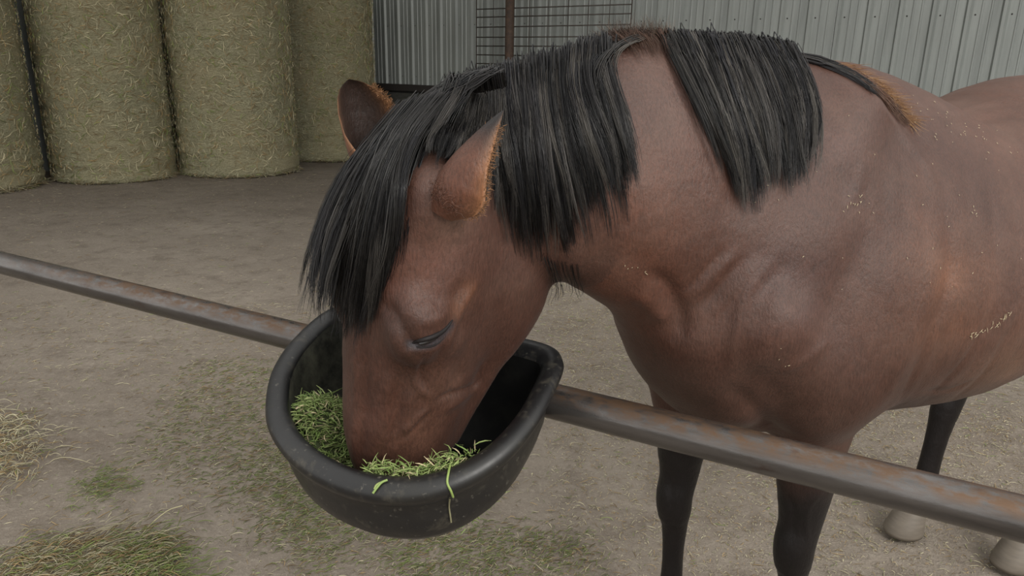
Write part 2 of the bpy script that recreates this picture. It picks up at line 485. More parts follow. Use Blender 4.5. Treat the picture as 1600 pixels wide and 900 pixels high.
# redder neck under the mane, darker breast and forearms
blend((1 - onhead) * sstep(La, .35, .6) * sstep(1.30 - Lz, 0, .25) * .45, (.13, .042, .02))
blend((1 - onhead) * sstep(1.08 - Lz, 0, .25) * sstep(La + .15, 0, .2) * .6, (.05, .024, .017))
def blob(x, y, r, c, w):
    p, _ = hit(x, y)
    if p is None: return
    d = np.linalg.norm((HV - p) , axis=1)
    blend(w * np.exp(-(d / r) ** 2) * (.8 + .3 * n2), c)
blob(1255, 430, .09, (.055, .030, .026), .7)
blob(1330, 230, .10, (.06, .032, .026), .5)
blob(1320, 290, .05, (.045, .025, .02), .5)
blob(1040, 150, .10, (.085, .05, .042), .7)
blob(1010, 300, .10, (.12, .045, .025), .4)
blob(1560, 590, .10, (.16, .09, .055), .6)
blob(1480, 450, .12, (.17, .072, .036), .5)
blob(690, 395, .05, (.13, .065, .05), .5)
blob(735, 455, .018, (.15, .058, .024), .6)
blob(715, 480, .018, (.15, .058, .024), .5)
blob(610, 400, .05, (.10, .03, .016), .5)
blob(625, 520, .035, (.03, .014, .01), .7)  # darker patch in the hollow beside the eye
blob(645, 545, .02, (.03, .014, .01), .5)
blob(660, 690, .05, (.12, .06, .04), .5)
blob(590, 660, .04, (.11, .042, .028), .5)
blob(700, 600, .05, (.10, .055, .038), .4)
blob(720, 340, .035, (.16, .10, .075), .7)
# black points: legs, muzzle, lids
blk = (.004, .0037, .004)
legm = (1 - onhead) * sstep(.74 - Lz + .05 * n1 + .02 * n2, 0, .16)
blend(legm * .96, blk)
blend(onhead * sstep(Ks, .53, .57) * .85, (.02, .014, .012))
blend(onhead * sstep(Ks, .40, .52) * sstep(np.abs(Kb), .01, .0) * .4, (.03, .015, .01))
lid = hitline([(640, 536), (655, 541), (680, 535), (706, 508)])
idx, d = near(HV, lid, .02); w = np.zeros(len(HV)); w[idx] = .9 * np.exp(-(d / .006) ** 2); blend(w, (.02, .022, .028))
colr = np.clip(colr * (1 + .10 * n2 + .10 * n3)[:, None], 0, 1)

hm, hnt, hb = mat('bay_coat', .5)
def coat_nodes(nt, b, spec=.30):
    at = N(nt, 'ShaderNodeAttribute', attribute_name='coat')
    v = coords(nt, 'Object', (1, 1, .25)); f1 = noise(nt, v, 260, 3, .7)
    v2 = coords(nt, 'Object', (1, 1, 1)); f2 = noise(nt, v2, 9, 4, .6); f3 = noise(nt, v2, 70, 3, .6)
    k = ramp(nt, f1, [(.3, (.72, .72, .72)), (.7, (1.35, 1.30, 1.28))])
    c = mix(nt, 1.0, at.outputs['Color'], k, 'MULTIPLY')
    dst = ramp(nt, f2, [(.40, (.02, .02, .02)), (.75, (.15, .15, .15))])
    lum = N(nt, 'ShaderNodeRGBToBW'); L(nt, at.outputs['Color'], lum.inputs[0])
    lr = N(nt, 'ShaderNodeMapRange', i_1=.012, i_2=.035); L(nt, lum.outputs[0], lr.inputs[0])
    dst = mix(nt, 1.0, dst, lr.outputs[0], 'MULTIPLY')
    c = mix(nt, dst, c, (.20, .14, .11))
    L(nt, c, b.inputs['Base Color'])
    r = N(nt, 'ShaderNodeMapRange', i_3=.40, i_4=.56); L(nt, f2, r.inputs[0]); L(nt, r.outputs[0], b.inputs['Roughness'])
    nrm = bump(nt, b, f1, .8, .002); bump(nt, b, f3, .35, .003, nrm)
    b.inputs['Specular IOR Level'].default_value = spec
    b.inputs['Sheen Weight'].default_value = .03; b.inputs['Sheen Roughness'].default_value = .4
coat_nodes(hnt, hb)
def set_col(o, c, name='coat'):
    a = o.data.color_attributes.new(name, 'FLOAT_COLOR', 'POINT')
    a.data.foreach_set('color', np.column_stack([c, np.ones(len(c))]).astype(np.float32).ravel())

horse = empty('horse', tuple(HW(0, 0, 0)))
HINV = -np.array(HW(0, 0, 0))
tag(horse, 'bay horse with black mane eating from the rubber tub, head lowered over the rail', 'horse')
def hpart(name, V, Q, m, smooth=True):
    o = np_mesh(name, np.asarray(V) + HINV, Q, m, horse, smooth); return o

# ears: cupped leaves, welded into the body mesh
def ear(base, tip, open_dir, length_bend, wmax, sign):
    """returns V,Q,colours of one ear; open_dir is where the opening faces"""
    base = np.array(base); tip = np.array(tip); ax = tip - base; Ln = np.linalg.norm(ax); ax /= Ln
    o = np.array(open_dir, float); o -= ax * (o @ ax); o /= np.linalg.norm(o); sd = np.cross(ax, o)
    nu, nv = 25, 30; V = []; Cc = []
    for lay in (0, 1):
        for j in range(nv):
            v = j / (nv - 1)
            w = wmax * (np.interp(v, [0, .15, .3, .5, .7, .85, .95, 1], [.50, .88, 1.0, .88, .60, .35, .16, .02] if sign > 0 else [.62, .86, 1.0, 1.0, .92, .70, .40, .04]))
            arc = np.interp(v, [0, .2, .5, 1], [2.75, 2.2, 1.55, 1.2])           # half opening of the cup
            cen = base + ax * (v * Ln) + sd * (length_bend * math.sin(v * math.pi)) + o * (.012 * v * v)
            for i in range(nu):
                u = -1 + 2 * i / (nu - 1)
                a = u * arc
                rr = w / max(math.sin(min(arc, math.pi / 2)), .5)
                th = 0.0025 * lay * (1 - abs(u) ** 4) * (1 - v ** 6) 
                r2 = rr - th * 2
                p = cen + sd * (math.sin(a) * r2) - o * (math.cos(a) * r2 - rr * .55)
                V.append(p)
                rim = max(abs(u) ** 6, 0)
                if lay == 0: c = np.array([.075, .028, .016]) * (1 - sstep(np.array(v), .5, .9)) + np.array([.012, .01, .01]) * sstep(np.array(v), .5, .9)
                else: c = np.array([.022, .013, .010])
                c = c * (1 - rim * .8) + np.array([.30, .14, .06]) * rim * .8 * (1 - .85 * sstep(np.array(v), .75, 1))
                Cc.append(c)
    V = np.array(V); Q = []
    k = nu * nv
    for lay in (0, 1):
        for j in range(nv - 1):
            for i in range(nu - 1):
                a = lay * k + j * nu + i; f = [a, a + 1, a + nu + 1, a + nu]
                Q.append(f if lay else f[::-1])
    for j in range(nv - 1):
        for i in (0, nu - 1):
            a = j * nu + i; f = [a, a + nu, k + a + nu, k + a]; Q.append(f if i else f[::-1])
    return V, np.array(Q), np.array(Cc)
eb1, _ = hit(672, 302); eb2 = HH(.045, -.065, -.078)
_e1 = eb1 - HN * .022; _t1 = atY(776, 166, eb1[1] + .02); print('EAR', [(float((_e1 - H0) @ v_ / HS)) for v_ in (HD, HN, HLL)]); E1 = ear(_e1 - (_t1 - _e1) * .20, _t1, np.array([.85, .40, -.35]), -.004, .045, 1)
E2 = ear(eb2, atY(540, 126, eb2[1] + .0), np.array([.6, -.8, .0]), .006, .047, -1)
allV, allQ, allC = [HV], [HQ], [colr]
off = len(HV)
for V_, Q_, C_ in (E1, E2):
    allV.append(V_); allQ.append(Q_ + off); allC.append(C_); off += len(V_)
body = hpart('body', np.concatenate(allV), np.concatenate(allQ), hm)
set_col(body, np.concatenate(allC))

# eyes
em, ent, eb_ = mat('eye', .08, (.006, .005, .006)); eb_.inputs['Coat Weight'].default_value = .6
def uv_ell(c, A, r, nu=28, nv=16):
    V = [];
    for j in range(nv + 1):
        t = math.pi * j / nv
        for i in range(nu):
            a = 2 * math.pi * i / nu
            V.append(np.array(c) + (np.array([math.sin(t) * math.cos(a), math.sin(t) * math.sin(a), math.cos(t)]) * r) @ np.array(A))
    Q = [(j * nu + i, j * nu + (i + 1) % nu, (j + 1) * nu + (i + 1) % nu, (j + 1) * nu + i) for j in range(nv) for i in range(nu)]
    return np.array(V), np.array(Q)
p1, nn = hit(674, 531); p2, _ = hit(655, 538); p3, _ = hit(695, 520)
t1 = p3 - p2; t1 /= np.linalg.norm(t1); t1 -= nn * (t1 @ nn); t1 /= np.linalg.norm(t1); t2 = np.cross(nn, t1)
V_, Q_ = uv_ell(p1 - nn * .0035, [t1, t2, nn], np.array([.021, .0055, .0065]))
eye = hpart('eye', V_, Q_, em); eye['label'] = 'dark glossy eye looking down'
# far eye, mirrored across the head
def mirror(p): q = p - H0; return p - 2 * HLL * (q @ HLL)
V2 = np.array([mirror(v) for v in V_]); r_ = hpart('eye', V2, Q_[:, ::-1], em)
# upper lid fold and lashes
lidm, ln_, lb_ = mat('eyelid_skin', .6, (.009, .007, .007)); lb_.inputs['Specular IOR Level'].default_value = .25
def lidtube(pts, r0, lift, name):
    P = []
    for x, y in catmull(np.array(pts, float), 22):
        p, n = hit(x, y); P.append(p + n * lift)
    P = np.array(P); R = r0 * np.sin(np.linspace(.12, math.pi - .12, len(P))) ** .7
    V, Qq = tube_arrays(P[None], R[None], 10); return V, Qq
Va, Qa = lidtube([(644, 536), (656, 532), (676, 526), (694, 515), (707, 500)], .0045, .0002, 'eyelid')
hpart('eyelid', Va, Qa, lidm)
Va, Qa = lidtube([(646, 541), (660, 543), (680, 539), (697, 526)], .0018, -.0005, 'eyelid')
hpart('eyelid', Va, Qa, lidm)
# hooves
hoofm, hfn, hfb = mat('hoof_horn', .6, (.16, .13, .10))
L(hfn, mix(hfn, noise(hfn, coords(hfn, 'Object', (1, 1, 6)), 20), (.09, .075, .06), (.19, .16, .125)), hfb.inputs['Base Color'])
def hoof(a, b, yaw=0.0, sc=1.0):
    V = []; n = 28
    prof = [(.0, 1.0, .0), (.012, 1.01, .0), (.045, .90, -.012), (.075, .78, -.028), (.088, .70, -.032), (.092, .5, -.032)]
    for z, k, sh in prof:
        for i in range(n):
            t = 2 * math.pi * i / n
            x = math.cos(t) * .072 * k * sc; y = math.sin(t) * .060 * k * sc
            if x < 0: x *= .72
            V.append(HW(a + .035 + x + sh, b + y, .004 + z * sc))
    m = len(prof)
    Q = [(j * n + i, j * n + (i + 1) % n, (j + 1) * n + (i + 1) % n, (j + 1) * n + i) for j in range(m - 1) for i in range(n)]
    c0 = len(V); V.append(HW(a + .035, b, .004)); c1 = len(V); V.append(HW(a + .01, b, .004 + .09 * sc))
    Q += [(c0, (i + 1) % n, i, c0) for i in range(n)]
    me = [tuple(f) if len(set(f)) == 4 else (f[0], f[1], f[2]) for f in Q] + [((m - 1) * n + i, (m - 1) * n + (i + 1) % n, c1) for i in range(n)]
    o = link_mesh('hoof', np.array(V) + HINV, me, hoofm, horse)
    return o
hoof(.035, .145); hoof(.16, -.145); hoof(-1.09, .19); h4 = hoof(-.955, -.09)
h4['label'] = 'pale grey hoof of the far hind leg'

# chaff caught in the coat
cf = []
def chaff(px, n, spr, ln, seed):
    rg = np.random.default_rng(seed); P = []
    L_ = catmull(np.array(px, float), 40) if len(px) > 1 else np.array(px * 40, float)
    for _ in range(n):
        x, y = L_[rg.integers(40)] + rg.normal(0, spr, 2); p, nr = hit(x, y)
        if p is None or (p - CAM) @ FW > 2.4: continue
        t = np.cross(nr, rg.normal(0, 1, 3)); t /= np.linalg.norm(t); l_ = ln * (.3 + rg.random())
        P.append(np.array([p + nr * .0015 - t * l_ / 2, p + nr * .0022, p + nr * .0018 + t * l_ / 2]))
    return P
cf = chaff([(1325, 320), (1350, 305)], 12, 9, .006, 1) + chaff([(1430, 180), (1500, 205), (1570, 235)], 46, 16, .005, 2) + chaff([(1520, 325), (1527, 333)], 4, 3, .007, 3) + \
     chaff([(1512, 526), (1545, 512), (1578, 490)], 26, 2.2, .011, 4) + chaff([(1210, 560), (1240, 565)], 4, 10, .004, 5) + chaff([(1230, 120), (1300, 300), (1450, 350), (1560, 400)], 40, 60, .004, 6) + \
     chaff([(960, 408), (1010, 425)], 7, 3, .005, 7)
V, Q = tube_arrays(np.array(cf), np.full((len(cf), 3), .0006) * np.array([.4, 1, .4])[None], 4)
cm, _q1, _q2 = mat('pale_chaff', .6, (.50, .42, .27))
o = hpart('chaff', V, Q, cm); o['kind'] = 'stuff'; o['label'] = 'bits of pale chaff stuck in the coat'

# ------------------------------------------------------------------ mane, forelock and loose hairs
hairm, hn_, hbb = mat('mane_hair', .33)
at = N(hn_, 'ShaderNodeAttribute', attribute_name='strand'); L(hn_, at.outputs['Color'], hbb.inputs['Base Color'])
hbb.inputs['Specular IOR Level'].default_value = .3
def drape(px, lift, lag=None):
    """px (S,2) path -> 3D points lying on the horse, LIFT (S,) metres proud of it"""
    S = len(px); out = np.full((S, 3), np.nan); rays = [ray(x, y) for x, y in px]
    t = np.full(S, np.nan)
    for i, r in enumerate(rays):
        rv = Vector(r).normalized(); loc, nor, _, _ = bvh.ray_cast(camv, rv)
        if loc is not None:
            d = (np.array(loc) - CAM) @ FW
            if d < 1.75: t[i] = d
    ok = ~np.isnan(t)
    if ok.sum() == 0: return None
    ii = np.arange(S)
    t = np.interp(ii, ii[ok], t[ok])
    # hair cannot jump: it hangs over the nearest surface
    for k in range(2):
        t[1:-1] = np.minimum(t[1:-1], (t[:-2] + t[2:]) / 2 + .004)
    ts = t.copy()
    for k in range(3): ts[1:-1] = (ts[:-2] + 2 * ts[1:-1] + ts[2:]) / 4
    t = np.minimum(ts, t + .003)
    return CAM + np.array(rays) * (t - lift)[:, None]
def panel(guides, n_locks, per, lift0=.004, lift1=.018, spread=7.0, jit=6.0, rad=.0008, S=13, taper=.35, shade=None, lenvar=.25, seed=0, grey=.25, wave=3.0, brown=.0, endspread=1.0, over=.0):
    rg = np.random.default_rng(seed)
    G = np.array([catmull(np.array(g, float), S) for g in guides])          # (g,S,2)
    m = len(G); P = []; R = []; Cc = []
    us = (np.arange(n_locks) + rg.random(n_locks)) / n_locks
    for u in us:
        x = u * (m - 1); i = min(int(x), m - 2); f = x - i
        c = G[i] * (1 - f) + G[i + 1] * f
        tt = np.linspace(0, 1, S)
        L1 = 1 - lenvar * rg.random()
        ph = rg.random() * 6.28; am = wave * (.4 + rg.random())
        c = c + np.stack([np.sin(tt * 7 + ph) * am * tt + np.sin(tt * 19 + ph * 3) * 1.6 * tt, np.zeros(S)], 1) + rg.normal(0, jit, 2)[None] * np.stack([np.ones(S), np.full(S, .4)], 1) * (.4 + .6 * tt[:, None])
        lk = lift0 + (lift1 - lift0) * rg.random()
        lc = rg.random()
        gl = grey * rg.random() ** 3  # bleached hair, plus highlight streaks put into the strand colour
        # lock centre in 3D once, the strands around it
        s_end = L1
        cs = np.stack([np.interp(np.linspace(0, s_end, S), tt, c[:, a]) for a in (0, 1)], 1)
        prof = np.sin(np.linspace(.25, math.pi * .8, S)) * lk + .002
        c3 = drape(cs, prof)
        if c3 is None: continue
        if over:
            c3[0] = c3[0] + UP * .003; c3[1] = c3[1] + UP * .003; c3 = np.vstack([c3[0] + FW * over - UP * over * .6 + RT * .004, c3[:-1] * .999 + c3[1:] * .001]); c3[-1] = c3[-1]
        side = RT
        k = int(per * (.6 + .8 * rg.random()))
        wid = spread * (.5 + rg.random()) / FPX * 1.25
        for j in range(k):
            a = rg.normal(0, 1); b = rg.normal(0, 1)
            w = wid * (1 - taper * tt + (.35 * rg.random()) * tt ** 3 * endspread)
            Ls = 1 - .25 * rg.random() ** 2
            pth = c3 + side[None] * (a * w)[:, None] * .8 - FW[None] * (np.abs(b) * w)[:, None] * .5 + UP[None] * (b * .25 * w * (tt < .3))[:, None]
            pth = pth + side[None] * (np.sin(tt * (6 + 5 * rg.random()) + rg.random() * 6) * .0016 * tt)[:, None]
            if Ls < .999: pth = np.stack([np.interp(np.linspace(0, Ls, S), tt, pth[:, q_]) for q_ in range(3)], 1)
            P.append(pth)
            R.append(rad * (.7 + .6 * rg.random()) * (1 - tt ** 3 * .8))
            g = gl + .10 * rg.random() ** 4 * (grey > 0)
            col = np.array([.0045, .0045, .0058]) * (.3 + 1.6 * lc ** 2) * (.7 + .6 * rg.random()) + np.array([.20, .18, .155]) * g
            if brown: col = col * (1 - brown) + np.array([.085, .045, .03]) * brown * (.5 + rg.random())
            Cc.append(np.tile(col, (S, 1)))
    return P, R, Cc
def hair_obj(name, sets, sides=3, label=None):
    Vs, Qs, Cs, off = [], [], [], 0
    for P, R, Cc in sets:
        P = np.array(P); R = np.array(R); Cc = np.array(Cc)
        V, Q = tube_arrays(P, R, sides); Vs.append(V); Qs.append(Q + off); off += len(V)
        Cs.append(np.repeat(Cc.reshape(-1, 3), sides, 0))
    o = hpart(name, np.concatenate(Vs), np.concatenate(Qs), hairm)
    set_col(o, np.concatenate(Cs), 'strand')
    o['kind'] = 'stuff'
    if label: o['label'] = label
    return o

fore = [[(640, 165), (600, 205), (555, 245), (515, 305), (490, 375), (476, 440), (470, 500)],
        [(655, 160), (612, 208), (570, 258), (535, 325), (510, 395), (498, 450), (490, 505)],
        [(668, 156), (625, 206), (588, 262), (560, 335), (540, 410), (530, 465), (528, 520)],
        [(680, 152), (635, 205), (605, 262), (585, 335), (570, 410), (560, 470), (553, 535)],
        [(690, 150), (645, 205), (620, 262), (605, 330), (596, 400), (582, 460), (570, 525)],
        [(700, 150), (655, 200), (632, 250), (622, 310), (618, 365), (606, 415), (590, 465)]]
f1 = panel(fore, 170, 30, .006, .032, 4.5, 8, .0005, seed=1, grey=.2, lenvar=.42, wave=7, taper=.5, endspread=.6)
f2 = panel([[(a + 2, b + 4) for a, b in g] for g in fore], 50, 30, .001, .006, 11, 7, .0009, seed=2, grey=.05, lenvar=.4)
top = [[(735, 122), (690, 140), (650, 168), (615, 198), (580, 230)], [(760, 115), (705, 140), (668, 170), (640, 200), (610, 240)], [(775, 112), (725, 145), (690, 180), (665, 205), (640, 225)]]
f3 = panel(top, 36, 26, .003, .016, 6, 4, .0008, seed=3, over=.03, grey=.14, lenvar=.1, wave=1.5)
f4 = panel([[(520, 440), (526, 475), (522, 505), (515, 530)], [(560, 440), (560, 480), (556, 515), (552, 555)], [(590, 420), (588, 465), (578, 505), (570, 545)]], 26, 5, .003, .012, 6, 7, .0004, seed=18, grey=.05, lenvar=.5, wave=5)
hair_obj('forelock', [f1, f2, f3, f4], label='long black forelock hanging over the brow')

maneB = [[(722, 128), (702, 160), (680, 195), (668, 225), (660, 248)],
         [(742, 120), (725, 160), (710, 200), (700, 235), (694, 262)],
         [(760, 115), (752, 160), (748, 205), (742, 245), (738, 285)],
         [(778, 108), (778, 170), (782, 240), (792, 320), (806, 425)],
         [(800, 103), (808, 165), (818, 240), (830, 335), (845, 455)],
         [(835, 95), (840, 160), (850, 235), (865, 335), (882, 452)],
         [(868, 86), (870, 150), (885, 225), (908, 325), (926, 440)],
         [(900, 74), (898, 130), (918, 205), (944, 298), (960, 410)],
         [(925, 66), (922, 115), (945, 185), (965, 265), (972, 350)],
         [(942, 60), (946, 110), (968, 180), (985, 255), (990, 330)]]
b1_ = panel(maneB, 300, 30, .006, .036, 4.2, 9, .0005, seed=4, over=.03, grey=.30, lenvar=.38, wave=8, taper=.5, endspread=.6)
b2_ = panel(maneB, 80, 30, .001, .010, 12, 8, .001, seed=5, over=.02, grey=.05, lenvar=.3)
arch = [[(985, 64), (950, 70), (918, 100), (902, 150), (898, 210)], [(1000, 60), (965, 70), (938, 100), (928, 150), (930, 215)], [(1010, 60), (978, 68), (956, 92), (950, 140), (955, 200)]]
b3_ = panel(arch, 14, 12, .012, .03, 3, 4, .0009, seed=6, over=.02, grey=.75, lenvar=.2, wave=2)
maneD = [[(1042, 56), (1062, 95), (1092, 150), (1118, 210), (1140, 272), (1155, 340)],
         [(1080, 55), (1104, 105), (1130, 170), (1150, 230), (1166, 295), (1174, 368)],
         [(1120, 57), (1144, 110), (1165, 175), (1182, 235), (1194, 295), (1202, 360)],
         [(1160, 60), (1185, 110), (1206, 170), (1218, 225), (1224, 285), (1226, 340)],
         [(1200, 64), (1225, 108), (1244, 160), (1252, 210), (1252, 265), (1246, 318)],
         [(1236, 72), (1258, 108), (1272, 155), (1276, 195), (1272, 240), (1264, 280)]]
d1 = panel(maneD, 190, 28, .005, .028, 4.2, 9, .0005, seed=7, over=.03, grey=.4, lenvar=.48, wave=7, taper=.5, endspread=.6)
d2 = panel(maneD, 55, 28, .001, .008, 10, 7, .001, seed=8, over=.02, grey=.06, lenvar=.45)
wisp = [[(845, 400), (852, 430), (850, 460), (846, 485)], [(868, 410), (875, 440), (878, 462), (880, 480)], [(905, 415), (910, 440), (915, 458), (917, 470)]]
w1 = panel(wisp, 14, 3, .004, .02, 6, 5, .0005, seed=9, grey=.1, lenvar=.5, wave=4)
hair_obj('mane', [b1_, b2_, b3_, d1, d2, w1], label='long black mane falling to the near side of the neck')

# short hairs along the clipped crest, withers and loose flyaways
def tuft(line, n, length, ang, rad=.0006, col=(.05, .035, .028), col2=(.2, .15, .11), bend=.5, seed=0, inside=3, jitpx=3):
    rg = np.random.default_rng(seed); Lp = catmull(np.array(line, float), 60); P = []; R = []; Cc = []; S = 6; tt = np.linspace(0, 1, S)
    for _ in range(n):
        x, y = Lp[rg.integers(60)] + rg.normal(0, jitpx, 2)
        p = None
        for k in range(14):
            p, nn_ = hit(x, y + inside + k * 3)
            if p is not None and (p - CAM) @ FW < 2.4: break
            p = None
        if p is None: continue
        a = math.radians(rg.uniform(*ang)); ln = length * (.5 + rg.random())
        a2 = a - bend * (.5 + rg.random())
        d = (RT * math.cos(a) + UP * math.sin(a)); d2_ = (RT * math.cos(a2) + UP * math.sin(a2)); dp = FW * rg.normal(0, .35)
        pth = p + nn_ * -.002 + ((d + dp)[None] * (tt * ln * .6)[:, None] + (d2_ + dp)[None] * (tt ** 2 * ln * .4)[:, None])
        P.append(pth); R.append(rad * (1 - .75 * tt)); c = np.array(col) + (np.array(col2) - np.array(col)) * rg.random() ** 2
        Cc.append(np.tile(c, (S, 1)))
    return P, R, Cc
c1 = tuft([(945, 66), (990, 58), (1045, 58)], 800, .032, (30, 150), seed=11, col=(.03, .02, .018), bend=-.8)
c2 = panel([[(940, 58), (972, 74), (996, 120)], [(985, 50), (1008, 70), (1022, 112)], [(1040, 52), (1050, 68), (1058, 105)]], 90, 10, .001, .006, 9, 9, .0004, S=6, seed=12, grey=.2, lenvar=.75, brown=.7, over=.015)
c3 = tuft([(1045, 58), (1130, 58), (1240, 74)], 25, .010, (20, 160), seed=13, col=(.03, .025, .022), rad=.0005)
c4 = tuft([(640, 170), (720, 132), (800, 108), (940, 64)], 60, .014, (0, 180), seed=14, col=(.02, .016, .015), rad=.0004, bend=1.0)
hair_obj('crest_hair', [c1, c2, c3, c4], label='short upright brown hair on the clipped crest')
e1_ = panel([[(1242, 84), (1290, 92), (1340, 115), (1375, 145)], [(1244, 92), (1290, 104), (1340, 128), (1380, 160)]], 26, 18, .001, .006, 5, 3, .0008, seed=15, grey=.12, lenvar=.2, wave=1)
e2_ = tuft([(1290, 92), (1340, 110), (1385, 145), (1420, 185)], 1300, .028, (-75, 10), seed=16, col=(.16, .075, .035), col2=(.36, .22, .11), rad=.0007, inside=2, bend=.3)
e3_ = panel([[(1330, 108), (1370, 135), (1400, 165), (1425, 198)], [(1325, 114), (1362, 140), (1392, 172), (1418, 206)]], 30, 14, .001, .004, 3, 2, .0006, seed=17, grey=0, lenvar=.3, wave=1, brown=1.0)
hair_obj('withers_hair', [e1_, e2_, e3_], label='dark and tan tuft running down the withers')
# fuzz around the ears
def fuzz(P0, dirs, n, ln, col, seed):
    rg = np.random.default_rng(seed); P = []; R = []; Cc = []; S = 5; tt = np.linspace(0, 1, S)
    for _ in range(n):
        i = rg.integers(len(P0)); d = dirs[i] + rg.normal(0, .7, 3); d /= np.linalg.norm(d); l_ = ln * (.4 + rg.random())
        P.append(P0[i] + rg.normal(0, .0028, 3) + d[None] * (tt * l_)[:, None] + np.array([0, 0, -.3])[None] * (tt ** 2 * l_ * .3)[:, None])
        R.append(.00045 * (1 - .7 * tt)); Cc.append(np.tile(np.array(col) * (.5 + rg.random()), (S, 1)))
    return P, R, Cc
zs = []
_c = [proj(E2[0][15 * 25 + i])[0] for i in (0, 24)]; FARRIM = 0 if _c[0] > _c[1] else 24
for Ev, sd_ in ((E1, 21), (E2, 22)):
    V_ = Ev[0]; nu, nv = 25, 30; ax = V_[(nv - 1) * nu + 12] - V_[12]; ax /= np.linalg.norm(ax)
    rim = []; dr = []
    for j in range(2, 26):
        for i, k in (((0, 1), (nu - 1, -1)) if sd_ == 21 else ((FARRIM, 1 if FARRIM == 0 else -1),)):
            p = V_[j * nu + i]; rim.append(p); dd = p - V_[j * nu + i + 3 * k]; dd /= np.linalg.norm(dd); dr.append(dd * .6 + ax * .8)
    zs.append(fuzz(np.array(rim), np.array(dr), 900, .006, (.22, .11, .05), sd_))
hair_obj('ear_hair', zs, label='tan hair edging the ears')

ax_ = E1[0][(30 - 1) * 25 + 12] - E1[0][12]; ax_ /= np.linalg.norm(ax_)
bp = []; bd = []
for (x, y) in [(680, 305), (690, 318), (700, 326), (712, 330), (725, 330), (738, 325), (748, 315), (756, 300)]:
    p, nr = hit(x, y)
    if p is not None: bp.append(p); bd.append(nr * .5 + ax_ * .6 + RT * .4)
ev = E1[0]; br = []; bdd = []
for j in (3, 4, 5, 6):
    for i in range(5, 20):
        p = ev[j * 25 + i]; cn = ev[j * 25:j * 25 + 25].mean(0); dd = p - cn; dd /= np.linalg.norm(dd); br.append(p); bdd.append(dd * .5 + ax_ * .9)
bz = fuzz(np.array(br), np.array(bdd), 700, .007, (.12, .06, .042), 24)
bz2 = fuzz(np.array(bp[3:6]), np.array(bd[3:6]), 25, .010, (.03, .025, .02), 25)
hair_obj('ear_base_hair', [bz, bz2], label='short pale hair at the base of the near ear')

# ------------------------------------------------------------------ floor of packed dirt
dm, dn, db = mat('packed_dirt', .9)
v = coords(dn, 'Object')
nA = noise(dn, v, .55, 5, .6); nB = noise(dn, v, 6, 6, .65); nC = noise(dn, v, 45, 5, .7); nD = noise(dn, v, 190, 3, .6)
c = ramp(dn, nA, [(.3, (.17, .14, .112)), (.7, (.29, .25, .205))])
c = mix(dn, ramp(dn, nB, [(.35, (.55, .55, .55)), (.5, (0, 0, 0))]), c, (.14, .112, .088))
c = mix(dn, ramp(dn, nC, [(.52, (0, 0, 0)), (.75, (.5, .5, .5))]), c, (.38, .34, .28))
c = mix(dn, ramp(dn, nD, [(.62, (0, 0, 0)), (.72, (.55, .55, .55))]), c, (.52, .48, .39))
L(dn, c, db.inputs['Base Color'])
k1 = bump(dn, db, nB, .7, .03); k2 = bump(dn, db, nC, .8, .012, k1); bump(dn, db, nD, .7, .004, k2)
db.inputs['Specular IOR Level'].default_value = .3
def floor_h(x, y):
    P2 = np.stack([x, y], -1).reshape(-1, 2)
    return (vnoise(P2, 1.1, 31) * .010 + vnoise(P2, 4.2, 32) * .006 + vnoise(P2, 13, 33) * .0045 + vnoise(P2, 33, 34) * .0025).reshape(x.shape) - .012
def grid_obj(name, xs, ys, m):
    X, Y = np.meshgrid(xs, ys, indexing='ij'); Z = floor_h(X, Y)
    V = np.stack([X, Y, Z], -1).reshape(-1, 3); ny = len(ys)
    i, j = np.meshgrid(np.arange(len(xs) - 1), np.arange(ny - 1), indexing='ij'); a = (i * ny + j).ravel()
    return np_mesh(name, V, np.stack([a, a + ny, a + ny + 1, a + 1], 1), m)
xs = np.concatenate([np.arange(-15, -9, .5), np.arange(-9, -2.2, .08), np.arange(-2.2, 2.6, .022), np.arange(2.6, 7.5, .08), np.arange(7.5, 16, .5)])
ys = np.concatenate([np.arange(-6, .5, .15), np.arange(.5, 4.0, .022), np.arange(4.0, 14.5, .07), np.arange(14.5, 18, .5)])
floor = grid_obj('floor', xs, ys, dm); tag(floor, 'packed brown dirt floor strewn with hay scraps', kind='structure')

# ------------------------------------------------------------------ corrugated metal wall
WF = math.radians(36.74); WE = np.array([math.cos(WF), -math.sin(WF), 0]); WN = np.array([-math.sin(WF), -math.cos(WF), 0])
W0 = np.array([-2.3785, 12.912, 0]); PITCHW = .305
def WP(w, n, z): return W0 + WE * w + WN * n + HZ * z
mm, mn, mb = mat('galvanised_sheet', .45, (.42, .46, .45), .15)
v = coords(mn, 'Object', (1, 1, .08)); s1 = noise(mn, v, 9, 5, .65); v2 = coords(mn, 'Object'); s2 = noise(mn, v2, 1.2, 3, .5)
c = ramp(mn, s1, [(.3, (.19, .205, .195)), (.7, (.30, .32, .305))])
c = mix(mn, ramp(mn, s2, [(.5, (0, 0, 0)), (.75, (.35, .35, .35))]), c, (.22, .225, .205))
L(mn, c, mb.inputs['Base Color'])
rr = N(mn, 'ShaderNodeMapRange', i_3=.3, i_4=.55); L(mn, s1, rr.inputs[0]); L(mn, rr.outputs[0], mb.inputs['Roughness'])
dark_steel, _a, _b = mat('dark_steel', .6, (.028, .024, .022))
wall = empty('wall_back', tuple(W0)); tag(wall, 'grey corrugated metal wall of the barn', kind='structure')
ZB, ZT = 1.105, 3.6
prof = []
for r in range(3):
    w = r * PITCHW
    prof += [(w - .034, 0), (w - .014, .032), (w + .014, .032), (w + .034, 0)]
    for q_ in (1, 2):
        u = w + .034 + (PITCHW - .068) * q_ / 3
        prof += [(u - .013, 0), (u - .006, .007), (u + .006, .007), (u + .013, 0)]
prof.append((3 * PITCHW - .034, 0))
V = []
